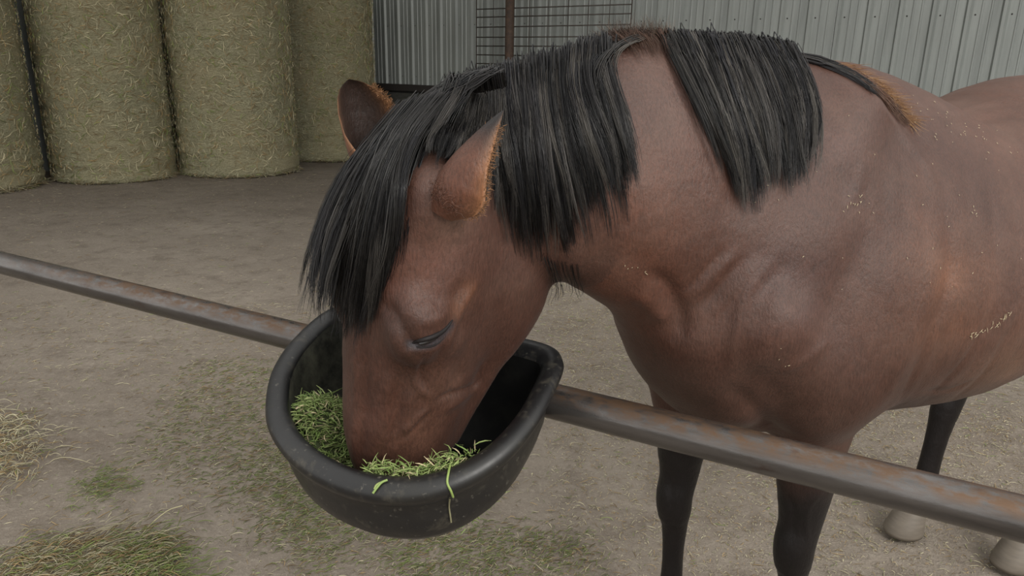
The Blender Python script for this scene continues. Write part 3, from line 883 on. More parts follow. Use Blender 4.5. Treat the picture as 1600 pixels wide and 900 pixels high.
for z in (ZB, ZT):
    for w, n in prof: V.append(WE * w + WN * n + HZ * z)
kx = len(prof); F = [(i, i + 1, kx + i + 1, kx + i) for i in range(kx - 1)]
sheet0 = link_mesh('metal_sheet', V, F, mm, wall, smooth=False)
for i in range(-11, 18):
    o = sheet0 if i == -11 else sheet0.copy()
    if i != -11: COL.objects.link(o); o.parent = wall
    o.location = tuple(WE * (i * 3 * PITCHW) + WN * (.0015 * (i % 2)))
# screws along the girt line
V = []; F = []
for i in range(0, 51):
    for z in (1.25, 2.02):
        c0 = WP(i * PITCHW + .06, .002, z) - W0; b = len(V)
        for t in range(6):
            V.append(c0 + WE * math.cos(t * math.pi / 3) * .009 + HZ * math.sin(t * math.pi / 3) * .009)
        V.append(c0 + WN * .008); F += [(b + t, b + (t + 1) % 6, b + 6) for t in range(6)]
o = link_mesh('screw_heads', V, F, dark_steel, wall, smooth=False); o['kind'] = 'stuff'
def wbox(name, w0, w1, n0, n1, z0, z1, m, parent, jitter=0):
    V = [WP(w, n, z) - (np.array(parent.location) if parent else 0) for w in (w0, w1) for n in (n0, n1) for z in (z0, z1)]
    F = [(0, 1, 3, 2), (4, 6, 7, 5), (0, 4, 5, 1), (2, 3, 7, 6), (0, 2, 6, 4), (1, 5, 7, 3)]
    o = link_mesh(name, V, F, m, parent, smooth=False)
    bv = o.modifiers.new('edge', 'BEVEL'); bv.width = .004; bv.segments = 2
    return o
rustm, rn_, rb_ = mat('rusty_steel', .75)
v = coords(rn_, 'Object'); a_ = noise(rn_, v, 14, 6, .7)
L(rn_, ramp(rn_, a_, [(.35, (.035, .024, .018)), (.65, (.085, .05, .032))]), rb_.inputs['Base Color'])
boardm, bn_, bb_ = mat('weathered_board', .85)
v = coords(bn_, 'Object', (1, 1, 9)); a_ = noise(bn_, v, 8, 5, .7)
L(bn_, ramp(bn_, a_, [(.3, (.022, .022, .019)), (.7, (.075, .075, .065))]), bb_.inputs['Base Color'])
wbox('base_girt', -9.2, 15.3, .005, .075, 1.02, 1.125, dark_steel, wall)
zc = [(.80, .985), (.58, .775), (.36, .555), (.13, .335), (-.03, .11)]
for z0, z1 in zc:
    for k in range(-3, 5):
        wbox('plank', k * 3.05 + .006, (k + 1) * 3.05, -.01 - rng.random() * .01, .03 + rng.random() * .012, z0, z1, boardm, wall)
# footing behind the boards, and the side wall that the bales stand against
footm, fo_, fb_ = mat('dark_footing', .9, (.03, .028, .025))
wbox('footing', -9.2, 15.3, -.10, -.03, -.03, 1.04, footm, wall)
sw = empty('wall_left', tuple(WP(-.78, 0, 0))); tag(sw, 'corrugated metal side wall behind the row of bales', kind='structure')
sang = math.atan2(-.714, -.70)
F2 = [(i, i + 1, kx + i + 1, kx + i) for i in range(kx - 1)]
V2_ = [(w, -n, z) for z in (-.02, 3.6) for w, n in prof]
ss0 = link_mesh('metal_sheet', V2_, [f[::-1] for f in F2], mm, sw, smooth=False); ss0.rotation_euler = (0, 0, sang)
for i in range(1, 13):
    o = ss0.copy(); COL.objects.link(o); o.location = tuple(np.array([-.70, -.714, 0]) * (i * .915))
# unseen barn roof, added to shape the daylight, open towards the viewer
roofm, ro_, rb3 = mat('roof_sheet', .5, (.42, .43, .42), .2)
RY = 5.2
roof = np_mesh('unseen_roof', [(-11, RY, 4.6), (9, RY, 4.6), (9, 16, 4.3), (-11, 16, 4.3), (-11, RY, 4.62), (9, RY, 4.62), (9, 16, 4.32), (-11, 16, 4.32)], [(0, 3, 2, 1), (4, 5, 6, 7)], roofm, smooth=False)
tag(roof, 'metal barn roof overhead, out of view, added to shape the daylight', kind='structure')
corner, cn_, cb_ = mat('white_trim', .5, (.42, .44, .43))
wbox('corner_trim', -.16, -.10, -.01, .05, 1.10, 3.6, corner, wall)

# wire mesh panel and its post in front of the wall
post = empty('steel_post', tuple(WP(0, 0, 0)))
pw = None
def wall_w(x, y, n=0.0):
    r = ray(x, y); P0 = W0 + WN * n; t = ((P0 - CAM) @ WN) / (r @ WN); p = CAM + r * t
    return (p - W0) @ WE, p[2]
wpost, _z = wall_w(796, 60, .30)
pp = WP(wpost, .30, 0)
def cyl(name, a, b, r, m, parent=None, n=20, cap=True):
    a = np.array(a, float); b = np.array(b, float); org = np.array(parent.location) if parent else np.zeros(3)
    d = b - a; d /= np.linalg.norm(d); ref = np.array([0, 0, 1.0]) if abs(d[2]) < .9 else np.array([1.0, 0, 0])
    u = np.cross(d, ref); u /= np.linalg.norm(u); w = np.cross(d, u); V = []
    for p in (a, b):
        for i in range(n): V.append(p + (u * math.cos(2 * math.pi * i / n) + w * math.sin(2 * math.pi * i / n)) * r - org)
    F = [(i, (i + 1) % n, n + (i + 1) % n, n + i) for i in range(n)]
    if cap: F += [tuple(range(n))[::-1], tuple(range(n, 2 * n))]
    o = link_mesh(name, V, F, m, parent)
    for p in o.data.polygons:
        if len(p.vertices) > 4: p.use_smooth = False
    return o
bpy.data.objects.remove(post)
post = cyl('steel_post', pp - HZ * .05, pp + HZ * 3.4, .062, rustm)
tag(post, 'thin rusty upright pipe post in front of the corrugated wall', 'post')
wirem, wq_, wb_ = mat('rusty_wire', .7, (.055, .045, .038))
wp = empty('wire_panel', tuple(WP(wpost, .22, 0)))
tag(wp, 'rusty wire mesh livestock panel leaning on the post by the wall', 'wire panel')
wl, _z = wall_w(744, 40, .22); wr, _z = wall_w(985, 40, .22)
for yy in (-6, 13, 26, 42, 58, 72, 86, 100, 114):
    _w, z = wall_w(790, yy, .22)
    cyl('horizontal_wire', WP(wl, .22, z), WP(wr, .22, z + .01 * rng.normal()), .008, wirem, wp, 8)
_w, zt = wall_w(790, -6, .22); _w, zb_ = wall_w(790, 114, .22)
for k in range(9):
    w = wl + (wr - wl) * k / 8
    cyl('vertical_wire', WP(w, .212, .02), WP(w, .212, zt), .0075 if k in (0, 8) else .005, wirem, wp, 8)

# ------------------------------------------------------------------ round hay bales stood on end
bm_, bq, bbs = mat('net_wrapped_hay', .5)
v = coords(bq, 'Object', (1, 1, 2.6)); v1 = coords(bq, 'Object')
h1 = noise(bq, v, 26, 4, .7, 1.6); h2 = noise(bq, v1, 60, 3, .7, 1.0); h3 = noise(bq, v1, 1.6, 3, .5); h4_ = noise(bq, coords(bq, 'Object', (.5, .5, 6)), 8, 4, .6)
c = ramp(bq, h1, [(.30, (.11, .10, .045)), (.5, (.30, .285, .15)), (.68, (.55, .54, .36))])
c = mix(bq, .35, c, ramp(bq, h2, [(.35, (.12, .105, .05)), (.65, (.62, .58, .42))]))
c = mix(bq, ramp(bq, h3, [(.4, (0, 0, 0)), (.7, (.45, .45, .45))]), c, (.40, .33, .19))
L(bq, c, bbs.inputs['Base Color'])
k1 = bump(bq, bbs, h1, .9, .03); k2 = bump(bq, bbs, h4_, .4, .02, k1); bump(bq, bbs, h2, .5, .008, k2)
bbs.inputs['Specular IOR Level'].default_value = .9; bbs.inputs['Roughness'].default_value = .38
strawm, sn_, sb_ = mat('straw', .55)
at = N(sn_, 'ShaderNodeAttribute', attribute_name='strand'); L(sn_, at.outputs['Color'], sb_.inputs['Base Color'])
def bits(starts, dirs, norms, length, rad, cols, seed, S=4, curl=.35, lift=.004, sides=3):
    rg = np.random.default_rng(seed); n = len(starts); tt = np.linspace(0, 1, S)
    ln = length * (.3 + 1.0 * rg.random(n) ** 1.5)
    side = np.cross(dirs, norms)
    k = rg.normal(0, curl, n)
    P = starts[:, None] + dirs[:, None] * (tt[None, :] * ln[:, None])[..., None] + side[:, None] * ((tt ** 2)[None, :] * (ln * k)[:, None])[..., None] \
        + norms[:, None] * (np.sin(tt * math.pi)[None, :] * (lift * rg.random(n))[:, None] + .0005)[..., None]
    R = rad * (.6 + .7 * rg.random(n))[:, None] * np.ones(S)[None]; R[:, 0] *= .3; R[:, -1] *= .3
    V, Q = tube_arrays(P, R, sides)
    return V, Q, np.repeat(np.repeat(cols, S, 0), sides, 0)
def straw_cols(n, rg, green=.3, bright=1.0):
    a = np.array([.42, .38, .25]); b = np.array([.16, .20, .06]); c = np.array([.24, .17, .08]); u = rg.random((n, 1)); g = (rg.random((n, 1)) < green)
    return bright * np.where(g, b * (.6 + .9 * u), np.where(rg.random((n, 1)) < .6, a * (.5 + .7 * u), c * (.5 + u)))
def bale(cx, cy, r, label, seed, h=2.5, lean=0.0):
    rg = np.random.default_rng(seed); root = empty('hay_bale', (cx, cy, 0))
    tag(root, label, 'hay bale', 'round hay bales stood along the wall')
    nu, nv = 220, 200; th = np.arange(nu) * 2 * math.pi / nu; z = np.linspace(0, h, nv)
    T, Z = np.meshgrid(th, z, indexing='ij')
    P3 = np.stack([np.cos(T).ravel() * r, np.sin(T).ravel() * r, Z.ravel()], 1)
    sag = .012 * np.exp(-Z / .5)
    band = np.exp(-Z / .38) * .042 * (vnoise(np.stack([P3[:, 0] * .6, P3[:, 1] * .6, P3[:, 2] * 17], 1), 1.0, seed).reshape(T.shape))
    R_ = r + sag + band + (vnoise(P3, 3.0, seed + 1) * .012 + vnoise(P3 * [1, 1, 2.5], 9.0, seed + 2) * .007 + vnoise(P3 * [1, 1, 2.2], 26.0, seed + 3) * .005).reshape(T.shape)
    edge = np.clip(Z / .05, 0, 1) ** .5; R_ = R_ - (1 - edge) * .045 - np.clip((Z - h + .06) / .06, 0, 1) ** 2 * .05
    V = np.stack([np.cos(T) * R_ , np.sin(T) * R_, Z], -1).reshape(-1, 3)
    i, j = np.meshgrid(np.arange(nu), np.arange(nv - 1), indexing='ij'); a = (i * nv + j).ravel(); b = (((i + 1) % nu) * nv + j).ravel()
    Q = np.stack([a, b, b + 1, a + 1], 1)
    n0 = len(V)
    cap = []
    V = np.vstack([V, [[0, 0, 0.0], [0, 0, h + .02]]])
    Q = np.vstack([Q, [[n0, ((k + 1) % nu) * nv, k * nv, n0] for k in range(0)]]) if False else Q
    o = np_mesh('bale_body', V, Q, bm_, root)
    Vc = [(math.cos(t) * (r - .04), math.sin(t) * (r - .04), h - .002) for t in th[::4]] + [(0, 0, h + .02)]
    m = len(Vc) - 1
    link_mesh('bale_end', Vc, [(k, (k + 1) % m, m) for k in range(m)], bm_, root)
    # stalks poking out of the wrap, on all sides
    n = 5200; t = rg.random(n) * 2 * math.pi; zz = rg.random(n) ** .9 * (h - .05)
    nrm = np.stack([np.cos(t), np.sin(t), np.zeros(n)], 1); tan = np.stack([-np.sin(t), np.cos(t), np.zeros(n)], 1)
    st = nrm * (r + .012)[None] if False else nrm * (r + .016) + np.array([0, 0, 1.0]) * zz[:, None]
    al = rg.normal(0, .9, n); d = tan * np.cos(al)[:, None] + np.array([0, 0, 1.0]) * np.sin(al)[:, None]
    d *= np.where(rg.random((n, 1)) < .5, 1, -1)
    V, Q, Cc = bits(st, d, nrm, .075, .0034, straw_cols(n, rg, .15, 1.5), seed, 4, .6, .012)
    o = np_mesh('loose_stalks', V, Q, strawm, root); set_col(o, Cc, 'strand'); o['kind'] = 'stuff'
    # fringe of hay squeezed out at the foot
    n = 900; t = rg.random(n) * 2 * math.pi
    nrm = np.stack([np.cos(t), np.sin(t), np.zeros(n)], 1); tan = np.stack([-np.sin(t), np.cos(t), np.zeros(n)], 1)
    st = nrm * (r - .01) + np.array([0, 0, 1.0]) * (.01 + .03 * rg.random(n))[:, None]
    d = tan * rg.normal(0, 1, (n, 1)) + nrm * rg.random((n, 1)) - np.array([0, 0, .15]); d /= np.linalg.norm(d, axis=1, keepdims=True)
    V, Q, Cc = bits(st, d, np.tile([0, 0, 1.0], (n, 1)), .09, .003, straw_cols(n, rg, .1, .9), seed + 9, 4, .5, .01)
    o = np_mesh('foot_fringe', V, Q, strawm, root); set_col(o, Cc, 'strand'); o['kind'] = 'stuff'
    return root
bale(-6.38, 8.58, .76, 'leftmost round hay bale, standing on end and cut off by the left edge', 51)
bale(-5.17, 9.62, .715, 'second round hay bale from the left, widest one seen whole at its foot', 52)
bale(-3.80, 10.29, .765, 'third round hay bale from the left, with dark frayed straw along its foot', 53)
bale(-2.98, 12.02, .75, 'rearmost round hay bale, right end of the row, next to the metal wall', 54)

# ------------------------------------------------------------------ hay scraps on the floor
def scatter(name, label, regions, seed, parent=None):
    rg = np.random.default_rng(seed); St = []; Cc = []; Ln = []
    for (poly, n, green, bright) in regions:
        poly = np.array(poly, float); lo, hi = poly.min(0), poly.max(0); got = 0
        while got < n:
            k = n * 2; p = lo + (hi - lo) * rg.random((k, 2))
            ins = np.zeros(k, bool); m = len(poly)
            for a in range(m):
                x0, y0 = poly[a]; x1, y1 = poly[(a + 1) % m]
                cr = ((y0 > p[:, 1]) != (y1 > p[:, 1])) & (p[:, 0] < (x1 - x0) * (p[:, 1] - y0) / (y1 - y0 + 1e-9) + x0); ins ^= cr
            p = p[ins][:n - got]; got += len(p)
            St.append(np.column_stack([p, np.zeros(len(p))])); Cc.append(straw_cols(len(p), rg, green, bright))
    return np.concatenate(St), np.concatenate(Cc), rg
def wpoly(px): return [tuple(atZ(x, y, 0)[:2]) for x, y in px]
def put(name, label, regions, seed, length, rad, lift=.006, dirbias=None, curl=.45, pile=0.0, S=4, fuzzy=.05):
    St, Cc, rg = scatter(name, label, regions, seed)
    St[:, :2] += rg.normal(0, fuzzy, (len(St), 2)); n = len(St); St[:, 2] = floor_h(St[:, 0], St[:, 1]) + .002 + (pile * rg.random(n) ** 1.3 if pile else 0)
    a = rg.random(n) * 2 * math.pi if dirbias is None else rg.normal(dirbias, .45, n)
    d = np.stack([np.cos(a), np.sin(a), rg.normal(0, .08, n) + (.03 if pile else 0)], 1); d /= np.linalg.norm(d, axis=1, keepdims=True)
    V, Q, C2 = bits(St, d, np.tile([0, 0, 1.0], (n, 1)), length, rad, Cc, seed, S, curl, lift)
    o = np_mesh(name, V, Q, strawm); set_col(o, C2, 'strand'); tag(o, label, 'hay', kind='stuff'); return o
allf = [(-6.5, 7.8), (-2.3, 11.2), (1.5, 9.6), (4.5, 6.5), (3.2, .5), (1.0, .45), (-1.2, .55), (-3.2, 2.0)]
put('hay_scraps', 'short pale stalks and chaff strewn over the dirt floor', [(allf, 9000, .12, 1.15), ([(-3, 1), (3, .6), (3.4, 4.5), (-3.4, 4.5)], 13000, .12, 1.15)], 61, .032, .0012)
put('hay_chaff', 'fine chaff around the horse feet', [(wpoly([(860, 430), (960, 480), (1010, 640), (1600, 640), (1600, 899), (860, 899)]), 9000, .05, 1.3)], 62, .014, .0009, curl=.25)
put('trampled_hay', 'green and tan trampled hay scattered below the feed tub',
    [(wpoly([(300, 560), (430, 560), (480, 720), (560, 830), (520, 899), (430, 899), (380, 800), (250, 740), (200, 700)]), 3600, .45, 1.0),
     (wpoly([(590, 830), (720, 820), (900, 830), (930, 899), (600, 899)]), 1900, .55, .95),
     (wpoly([(380, 690), (450, 700), (560, 830), (520, 880), (400, 830)]), 1500, .6, .95)], 63, .030, .0013, dirbias=.5)
put('straw_pile', 'pale straw pile at the left edge of the floor', [(wpoly([(-60, 640), (30, 652), (62, 690), (50, 740), (-20, 765), (-80, 740)]), 800, .05, 1.15)], 64, .075, .0016, lift=.02, pile=.025, S=6)
put('green_hay_tuft', 'small loose green hay tuft lying left of the rail', [(wpoly([(120, 770), (160, 735), (190, 735), (185, 765), (140, 790)]), 450, .75, 1.0)], 65, .032, .0012, lift=.008, pile=.006, dirbias=.6)
put('tan_hay_swath', 'long tan hay swath in the bottom left corner', [(wpoly([(-40, 899), (20, 870), (60, 845), (160, 842), (270, 855), (200, 899), (100, 930), (-60, 930)]), 1500, .2, 1.05)], 66, .07, .0014, lift=.014, pile=.02, dirbias=.5, curl=.25, S=6)
put('green_hay_swath', 'bright green hay swath beside the tan one at the bottom edge', [(wpoly([(165, 899), (200, 850), (240, 835), (262, 850), (290, 880), (300, 920), (170, 930)]), 1100, .75, 1.1)], 67, .042, .0013, lift=.01, pile=.014, dirbias=.6, curl=.3, S=6)
sp = catmull([atZ(x, y, .008) for x, y in [(212, 848), (235, 820), (262, 798), (285, 790)]], 24)
V, Q = tube_arrays(sp[None], np.full((1, 24), .0017), 6)
o = np_mesh('straw_stalk', V, Q, strawm); set_col(o, np.tile([.5, .46, .27], (len(V), 1)), 'strand'); tag(o, 'single long pale straw stalk lying above the green hay', 'straw')

# ------------------------------------------------------------------ pipe rail
pm, pn, pb = mat('worn_steel_pipe', .36, metallic=.75)
v = coords(pn, 'Object', (.10, 1, 1)); a1 = noise(pn, v, 30, 6, .7, .3); a2 = noise(pn, coords(pn, 'Object', (1, 2, 2)), 24, 5, .7)
sep = N(pn, 'ShaderNodeSeparateXYZ'); L(pn, coords(pn, 'Object'), sep.inputs[0])
top_ = N(pn, 'ShaderNodeMapRange', i_1=.008, i_2=.026); L(pn, sep.outputs[2], top_.inputs[0])
c = ramp(pn, a1, [(.3, (.06, .055, .052)), (.7, (.16, .15, .145))])
addn = N(pn, 'ShaderNodeMath', operation='MULTIPLY'); L(pn, top_.outputs[0], addn.inputs[0]); rust_f = ramp(pn, a2, [(.38, (0, 0, 0)), (.58, (1, 1, 1))]); L(pn, rust_f, addn.inputs[1])
xr = N(pn, 'ShaderNodeMapRange', i_1=-.25, i_2=.35, i_3=.25, i_4=.9); L(pn, sep.outputs[0], xr.inputs[0])
m2 = N(pn, 'ShaderNodeMath', operation='MULTIPLY'); L(pn, addn.outputs[0], m2.inputs[0]); L(pn, xr.outputs[0], m2.inputs[1])
c = mix(pn, m2.outputs[0], c, (.125, .075, .045))
spot = ramp(pn, noise(pn, coords(pn, 'Object', (.4, 1, 1)), 16, 5, .75), [(.60, (0, 0, 0)), (.70, (.7, .7, .7))])
c = mix(pn, spot, c, (.07, .04, .028))
L(pn, c, pb.inputs['Base Color'])
mr = N(pn, 'ShaderNodeMath', operation='MULTIPLY_ADD'); L(pn, m2.outputs[0], mr.inputs[0]); mr.inputs[1].default_value = .35; mr.inputs[2].default_value = .26; L(pn, mr.outputs[0], pb.inputs['Roughness'])
bump(pn, pb, a2, .25, .002)
RA = np.array([-1.577, 2.19, .88]); RB = np.array([.753, .939, .88])
# centre line of the pipe from its two drawn edges
ra = (atZ(0, 410, .875)); rb = (atZ(1560, 801, .875)); RE = (rb - ra) / np.linalg.norm(rb - ra)
fence = empty('pipe_fence', tuple(ra)); tag(fence, 'worn round steel pipe rail running across the whole view, rust along its top', 'fence')
P_a, P_b = ra - RE * 1.6, rb + RE * .75
n = 32; V = []; F = []; steps = 60; Ln = np.linalg.norm(P_b - P_a); RR = .0345
for s in range(steps + 1):
    for i in range(n):
        t = 2 * math.pi * i / n; V.append((s / steps * Ln - 1.9, math.cos(t) * RR, math.sin(t) * RR))
F = [(s * n + i, s * n + (i + 1) % n, (s + 1) * n + (i + 1) % n, (s + 1) * n + i) for s in range(steps) for i in range(n)]
F += [tuple(range(n)), tuple(range(steps * n, steps * n + n))[::-1]]
rail = link_mesh('rail', V, F, pm, fence); ang = math.atan2(RE[1], RE[0])
rail.location = tuple(P_a + RE * 1.9 - ra); rail.rotation_euler = (0, 0, ang)
for p in (P_a + RE * .05, P_b - RE * .05):
    cyl('post', (p[0], p[1], -.05), (p[0], p[1], .846), .036, rustm, fence, 24)

# ------------------------------------------------------------------ feed tub hooked over the rail
e1 = np.array([RE[0], RE[1], 0]); e1 /= np.linalg.norm(e1); e2 = np.array([e1[1], -e1[0], 0]); e2 = -e2 if e2[1] > 0 else e2
TO = np.array([-.489, 1.607, 0]); TILT = .30
def TP(u, v, z): return TO + e1 * u + e2 * v + HZ * (z - (TILT - .85 * min(max(ZR - .04 - z, 0), .16)) * v)     # z measured at the back edge
ZR = .985
outl = [(.105, .10), (.118, .165), (.150, .235), (.197, .293), (.25, .340), (.32, .378), (.40, .402), (.48, .409), (.55, .400), (.615, .372), (.665, .322), (.695, .255), (.704, .175), (.697, .095), (.686, .035), (.672, .008), (.645, -.012), (.60, -.020), (.50, -.020), (.40, -.020), (.30, -.020), (.20, -.020), (.15, -.010), (.118, .012), (.104, .05)]
OUT = catmull(outl + [outl[0]], 161)[:-1]
cen = np.array([.405, .185])
nrm = np.roll(OUT, -1, 0) - np.roll(OUT, 1, 0); nrm = np.stack([nrm[:, 1], -nrm[:, 0]], 1); nrm /= np.linalg.norm(nrm, axis=1, keepdims=True)
if ((OUT - cen) * nrm).sum() > 0: nrm = -nrm       # now points inwards
ZR = .985
# (inset from outer outline, extra shrink towards the centre, height)
ring = [(.034, .0, -.030), (.018, .0, -.036), (.006, .0, -.028), (.000, .0, -.014), (.003, 0, -.004), (.012, 0, .003), (.026, 0, .003), (.037, 0, -.003), (.043, 0, -.014), (.046, .01, -.05), (.048, .03, -.09), (.052, .06, -.13), (.064, .09, -.168), (.10, .16, -.176)]
outer = [(.034, .0, -.030), (.028, .0, -.036), (.022, .0, -.040), (.0215, .005, -.050), (.023, .005, -.053), (.025, .008, -.08), (.028, .018, -.12), (.034, .035, -.155), (.048, .06, -.183), (.08, .11, -.190)]
def rings(R):
    V = []
    for ins, sh, z in R:
        p = OUT + nrm * ins; p = p + (cen - p) * sh
        for u, v_ in p: V.append(TP(u, v_, ZR + z))
    return V
m = len(OUT)
def loft(V, k):
    F = [(j * m + i, j * m + (i + 1) % m, (j + 1) * m + (i + 1) % m, (j + 1) * m + i) for j in range(k - 1) for i in range(m)]
    c = len(V); V.append(np.mean(V[(k - 1) * m:k * m], 0)); F += [((k - 1) * m + i, (k - 1) * m + (i + 1) % m, c) for i in range(m)]
    return V, F
tm, tn, tb = mat('black_rubber', .36); tb.inputs['Specular IOR Level'].default_value = .5
v = coords(tn, 'Object'); a1 = noise(tn, v, 28, 6, .7); a2 = noise(tn, v, 90, 3, .6); a3 = noise(tn, v, 5, 4, .6)
c = mix(tn, ramp(tn, a1, [(.55, (0, 0, 0)), (.72, (.55, .55, .55))]), (.006, .006, .0065), (.07, .062, .045))
c = mix(tn, ramp(tn, a3, [(.5, (0, 0, 0)), (.8, (.35, .35, .35))]), c, (.045, .042, .032))
c = mix(tn, ramp(tn, a2, [(.63, (0, 0, 0)), (.74, (.45, .45, .45))]), c, (.15, .14, .115))
L(tn, c, tb.inputs['Base Color'])
rr = N(tn, 'ShaderNodeMapRange', i_3=.25, i_4=.6); L(tn, a1, rr.inputs[0]); L(tn, rr.outputs[0], tb.inputs['Roughness'])
bump(tn, tb, a1, .2, .002)
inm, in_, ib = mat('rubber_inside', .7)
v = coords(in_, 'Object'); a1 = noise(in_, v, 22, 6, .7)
dust = ramp(in_, a1, [(.35, (.03, .03, .026)), (.7, (.12, .12, .09))]); in_shade = ramp(in_, a1, [(.45, (.003, .003, .003)), (.8, (.010, .010, .008))])  # dusty left wall; the black side has inner shade put into its colour
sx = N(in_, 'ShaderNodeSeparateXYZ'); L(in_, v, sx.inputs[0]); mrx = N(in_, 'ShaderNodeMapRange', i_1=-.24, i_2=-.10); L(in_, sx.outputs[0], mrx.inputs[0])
L(in_, mix(in_, mrx.outputs[0], dust, in_shade), ib.inputs['Base Color']); ib.inputs['Specular IOR Level'].default_value = .1
tub = empty('feed_tub', tuple(TP(.405, .185, ZR - .17)))
tag(tub, 'black rubber feed tub with a flat back, hooked on the pipe rail', 'feed tub')
TL = np.array(tub.location)
Vo, Fo = loft(rings(outer), len(outer)); o1 = link_mesh('shell', np.array(Vo) - TL, Fo, tm, tub)
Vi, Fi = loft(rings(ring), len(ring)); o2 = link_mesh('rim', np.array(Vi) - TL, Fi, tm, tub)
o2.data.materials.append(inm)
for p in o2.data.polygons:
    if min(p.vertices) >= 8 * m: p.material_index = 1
o2['label'] = 'rolled rim and scuffed inner wall'
for me in (o1.data, o2.data):
    b_ = bmesh.new(); b_.from_mesh(me); bmesh.ops.recalc_face_normals(b_, faces=b_.faces); b_.to_mesh(me); b_.free()
# two steel hooks over the rail
hookm, _1, _2 = mat('dark_steel_hook', .5, (.03, .03, .03), .6)
for u in (.22, .59):
    p0 = TP(u, .0, ZR - .03); rc = ra + RE * ((p0 - ra) @ RE); rc[2] = .875
    up_ = rc + HZ * .040
    path = catmull([p0 + e2 * -.004 - HZ * .02, p0 - e2 * .012 + HZ * .0, up_ + e2 * .015, up_ - e2 * .02, rc - e2 * .043, rc - e2 * .040 - HZ * .035], 30)
    V, Q = tube_arrays(path[None], np.full((1, 30), .0045), 8); np_mesh('hook', V - TL, Q, hookm, tub)

# hay in the tub
hay_in, hn1, hb1 = mat('cut_green_hay', .55)
at = N(hn1, 'ShaderNodeAttribute', attribute_name='strand'); L(hn1, at.outputs['Color'], hb1.inputs['Base Color'])
def in_tub(u, v_):
    d = np.sqrt(((OUT[None] - np.stack([u, v_], 1)[:, None]) ** 2).sum(2)); i = d.argmin(1)
    return ((np.stack([u, v_], 1) - OUT[i]) * nrm[i]).sum(1)
def hay_top(u, v_):
    # fill height below the rim plane: heaped to the front and to the left
    h = -.19 + .13 * np.exp(-((v_ - .35) / .05) ** 2) * np.exp(-((u - .57) / .13) ** 2) + .165 * np.exp(-((u - .27) / .10) ** 2 - ((v_ - .25) / .11) ** 2)
    return h
rg = np.random.default_rng(71)
n = 26000; u = .1 + .6 * rg.random(n); v_ = .42 * rg.random(n); ins = in_tub(u, v_)
zt_ = hay_top(u, v_); shrink = .045 + np.clip(-zt_, 0, 1) * .22; k = ins > shrink; u, v_, zt_ = u[k], v_[k], zt_[k]
# a strip of hay lying on the front wall, up to the lip
u3 = .44 + .25 * rg.random(9000); v3 = .14 + .27 * rg.random(9000); d3 = in_tub(u3, v3); k = (d3 > .047) & (d3 < .047 + .04 * rg.random(9000)) & (v3 > .29 - .04 * rg.random(9000)) & (u3 > .49)
u = np.concatenate([u, u3[k]]); v_ = np.concatenate([v_, v3[k]]); zt_ = np.concatenate([zt_, -.012 - (d3[k] - .047) * .4 + .012 * rg.random(k.sum())])
n = len(u); pos = np.array([TP(a, b, ZR + c) for a, b, c in zip(u, v_, zt_)]); pos[:, 2] -= .03 * rg.random(n) ** 2
keep = np.ones(n, bool)
a = rg.random(n) * 2 * math.pi; d = np.stack([np.cos(a), np.sin(a), rg.normal(.12, .35, n)], 1); d /= np.linalg.norm(d, axis=1, keepdims=True)
g1 = np.array([.13, .21, .045]); g2 = np.array([.30, .36, .13]); g3 = np.array([.40, .34, .20]); w1_ = rg.random((n, 1))
cc = np.where(rg.random((n, 1)) < .14, g3 * (.5 + w1_), g1 * (1 - w1_) + g2 * w1_)
V, Q, C2 = bits(pos, d, np.tile([0, 0, 1.0], (n, 1)), .024, .0013, cc, 72, 4, .5, .004)
hay = np_mesh('cut_hay', V, Q, hay_in); set_col(hay, C2, 'strand'); tag(hay, 'chopped green hay heaped inside the feed tub', 'hay', kind='stuff')
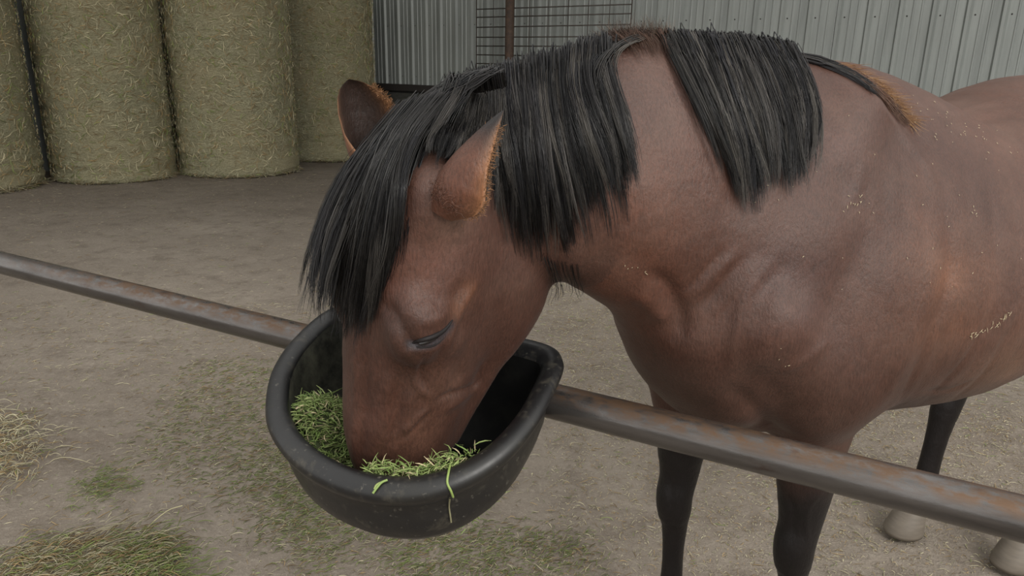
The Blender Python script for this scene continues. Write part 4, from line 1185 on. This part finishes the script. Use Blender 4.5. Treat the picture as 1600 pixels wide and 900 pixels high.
# bed under the stalks so that no tub floor shows through
gu, gv = np.meshgrid(np.linspace(.12, .69, 50), np.linspace(.0, .40, 36), indexing='ij'); uu, vv = gu.ravel(), gv.ravel()
ok = in_tub(uu, vv) > .045 + np.clip(-hay_top(uu, vv), 0, 1) * .22
Pb = np.array([TP(a_, b_2, ZR + c_ - .014) for a_, b_2, c_ in zip(uu, vv, hay_top(uu, vv))]); Pb[:, 2] += vnoise(Pb, 60, 5) * .004
Q = []
for i in range(49):
    for j in range(35):
        q4 = [i * 36 + j, (i + 1) * 36 + j, (i + 1) * 36 + j + 1, i * 36 + j + 1]
        if ok[q4].all(): Q.append(q4)
bedm, _x, _y = mat('hay_bed', .8, (.045, .06, .018))
bed = np_mesh('hay_bed', Pb, np.array(Q), bedm); bed.parent = hay; bed['kind'] = 'stuff'
# stems hanging over the rim
def stem(px, zoff, col, r=.0015):
    P = []
    for x, y in px:
        rr_ = ray(x, y); nn2 = np.cross(e1, e2 - HZ * TILT); nn2 /= np.linalg.norm(nn2)
        t = ((TP(.5, .2, ZR + zoff) - CAM) @ nn2) / (rr_ @ nn2); P.append(CAM + rr_ * t)
    P = catmull(P, 18); V, Q = tube_arrays(P[None], np.full((1, 18), r), 6); return V, Q, np.tile(col, (len(V), 1))
sv, sq, sc_, of = [], [], [], 0
def onrim(px):
    """drape a stem over the tub wall where the photograph shows it"""
    P = []
    for x, y in px:
        p, nr = hit(x, y, tub_bvh)
        if p is not None: P.append(p + (nr if nr @ (CAM - p) > 0 else -nr) * .003)
    return np.array(P)
tub_bvh = BVHTree.FromPolygons([tuple(q_) for q_ in Vo] + [tuple(q_) for q_ in Vi], [tuple(f) for f in Fo] + [tuple(i + len(Vo) for i in f) for f in Fi])
for px, r_2, col in (([(704, 730), (701, 742), (699, 755), (704, 766), (707, 774)], .0019, (.22, .30, .08)), ([(702, 776), (701, 790), (703, 805), (704, 814)], .0014, (.20, .19, .11)),
                     ([(606, 752), (597, 756), (590, 763), (584, 770)], .0019, (.20, .28, .08)), ([(586, 765), (590, 758), (600, 754)], .0016, (.25, .3, .1))):
    P = onrim(px)
    if len(P) < 2: continue
    P = catmull(P, 16); V, Q = tube_arrays(P[None], np.full((1, 16), r_2), 6); sv.append(V); sq.append(Q + of); sc_.append(np.tile(col, (len(V), 1))); of += len(V)
st = np_mesh('hanging_stems', np.concatenate(sv), np.concatenate(sq), hay_in); set_col(st, np.concatenate(sc_), 'strand'); st.parent = hay; st['kind'] = 'stuff'
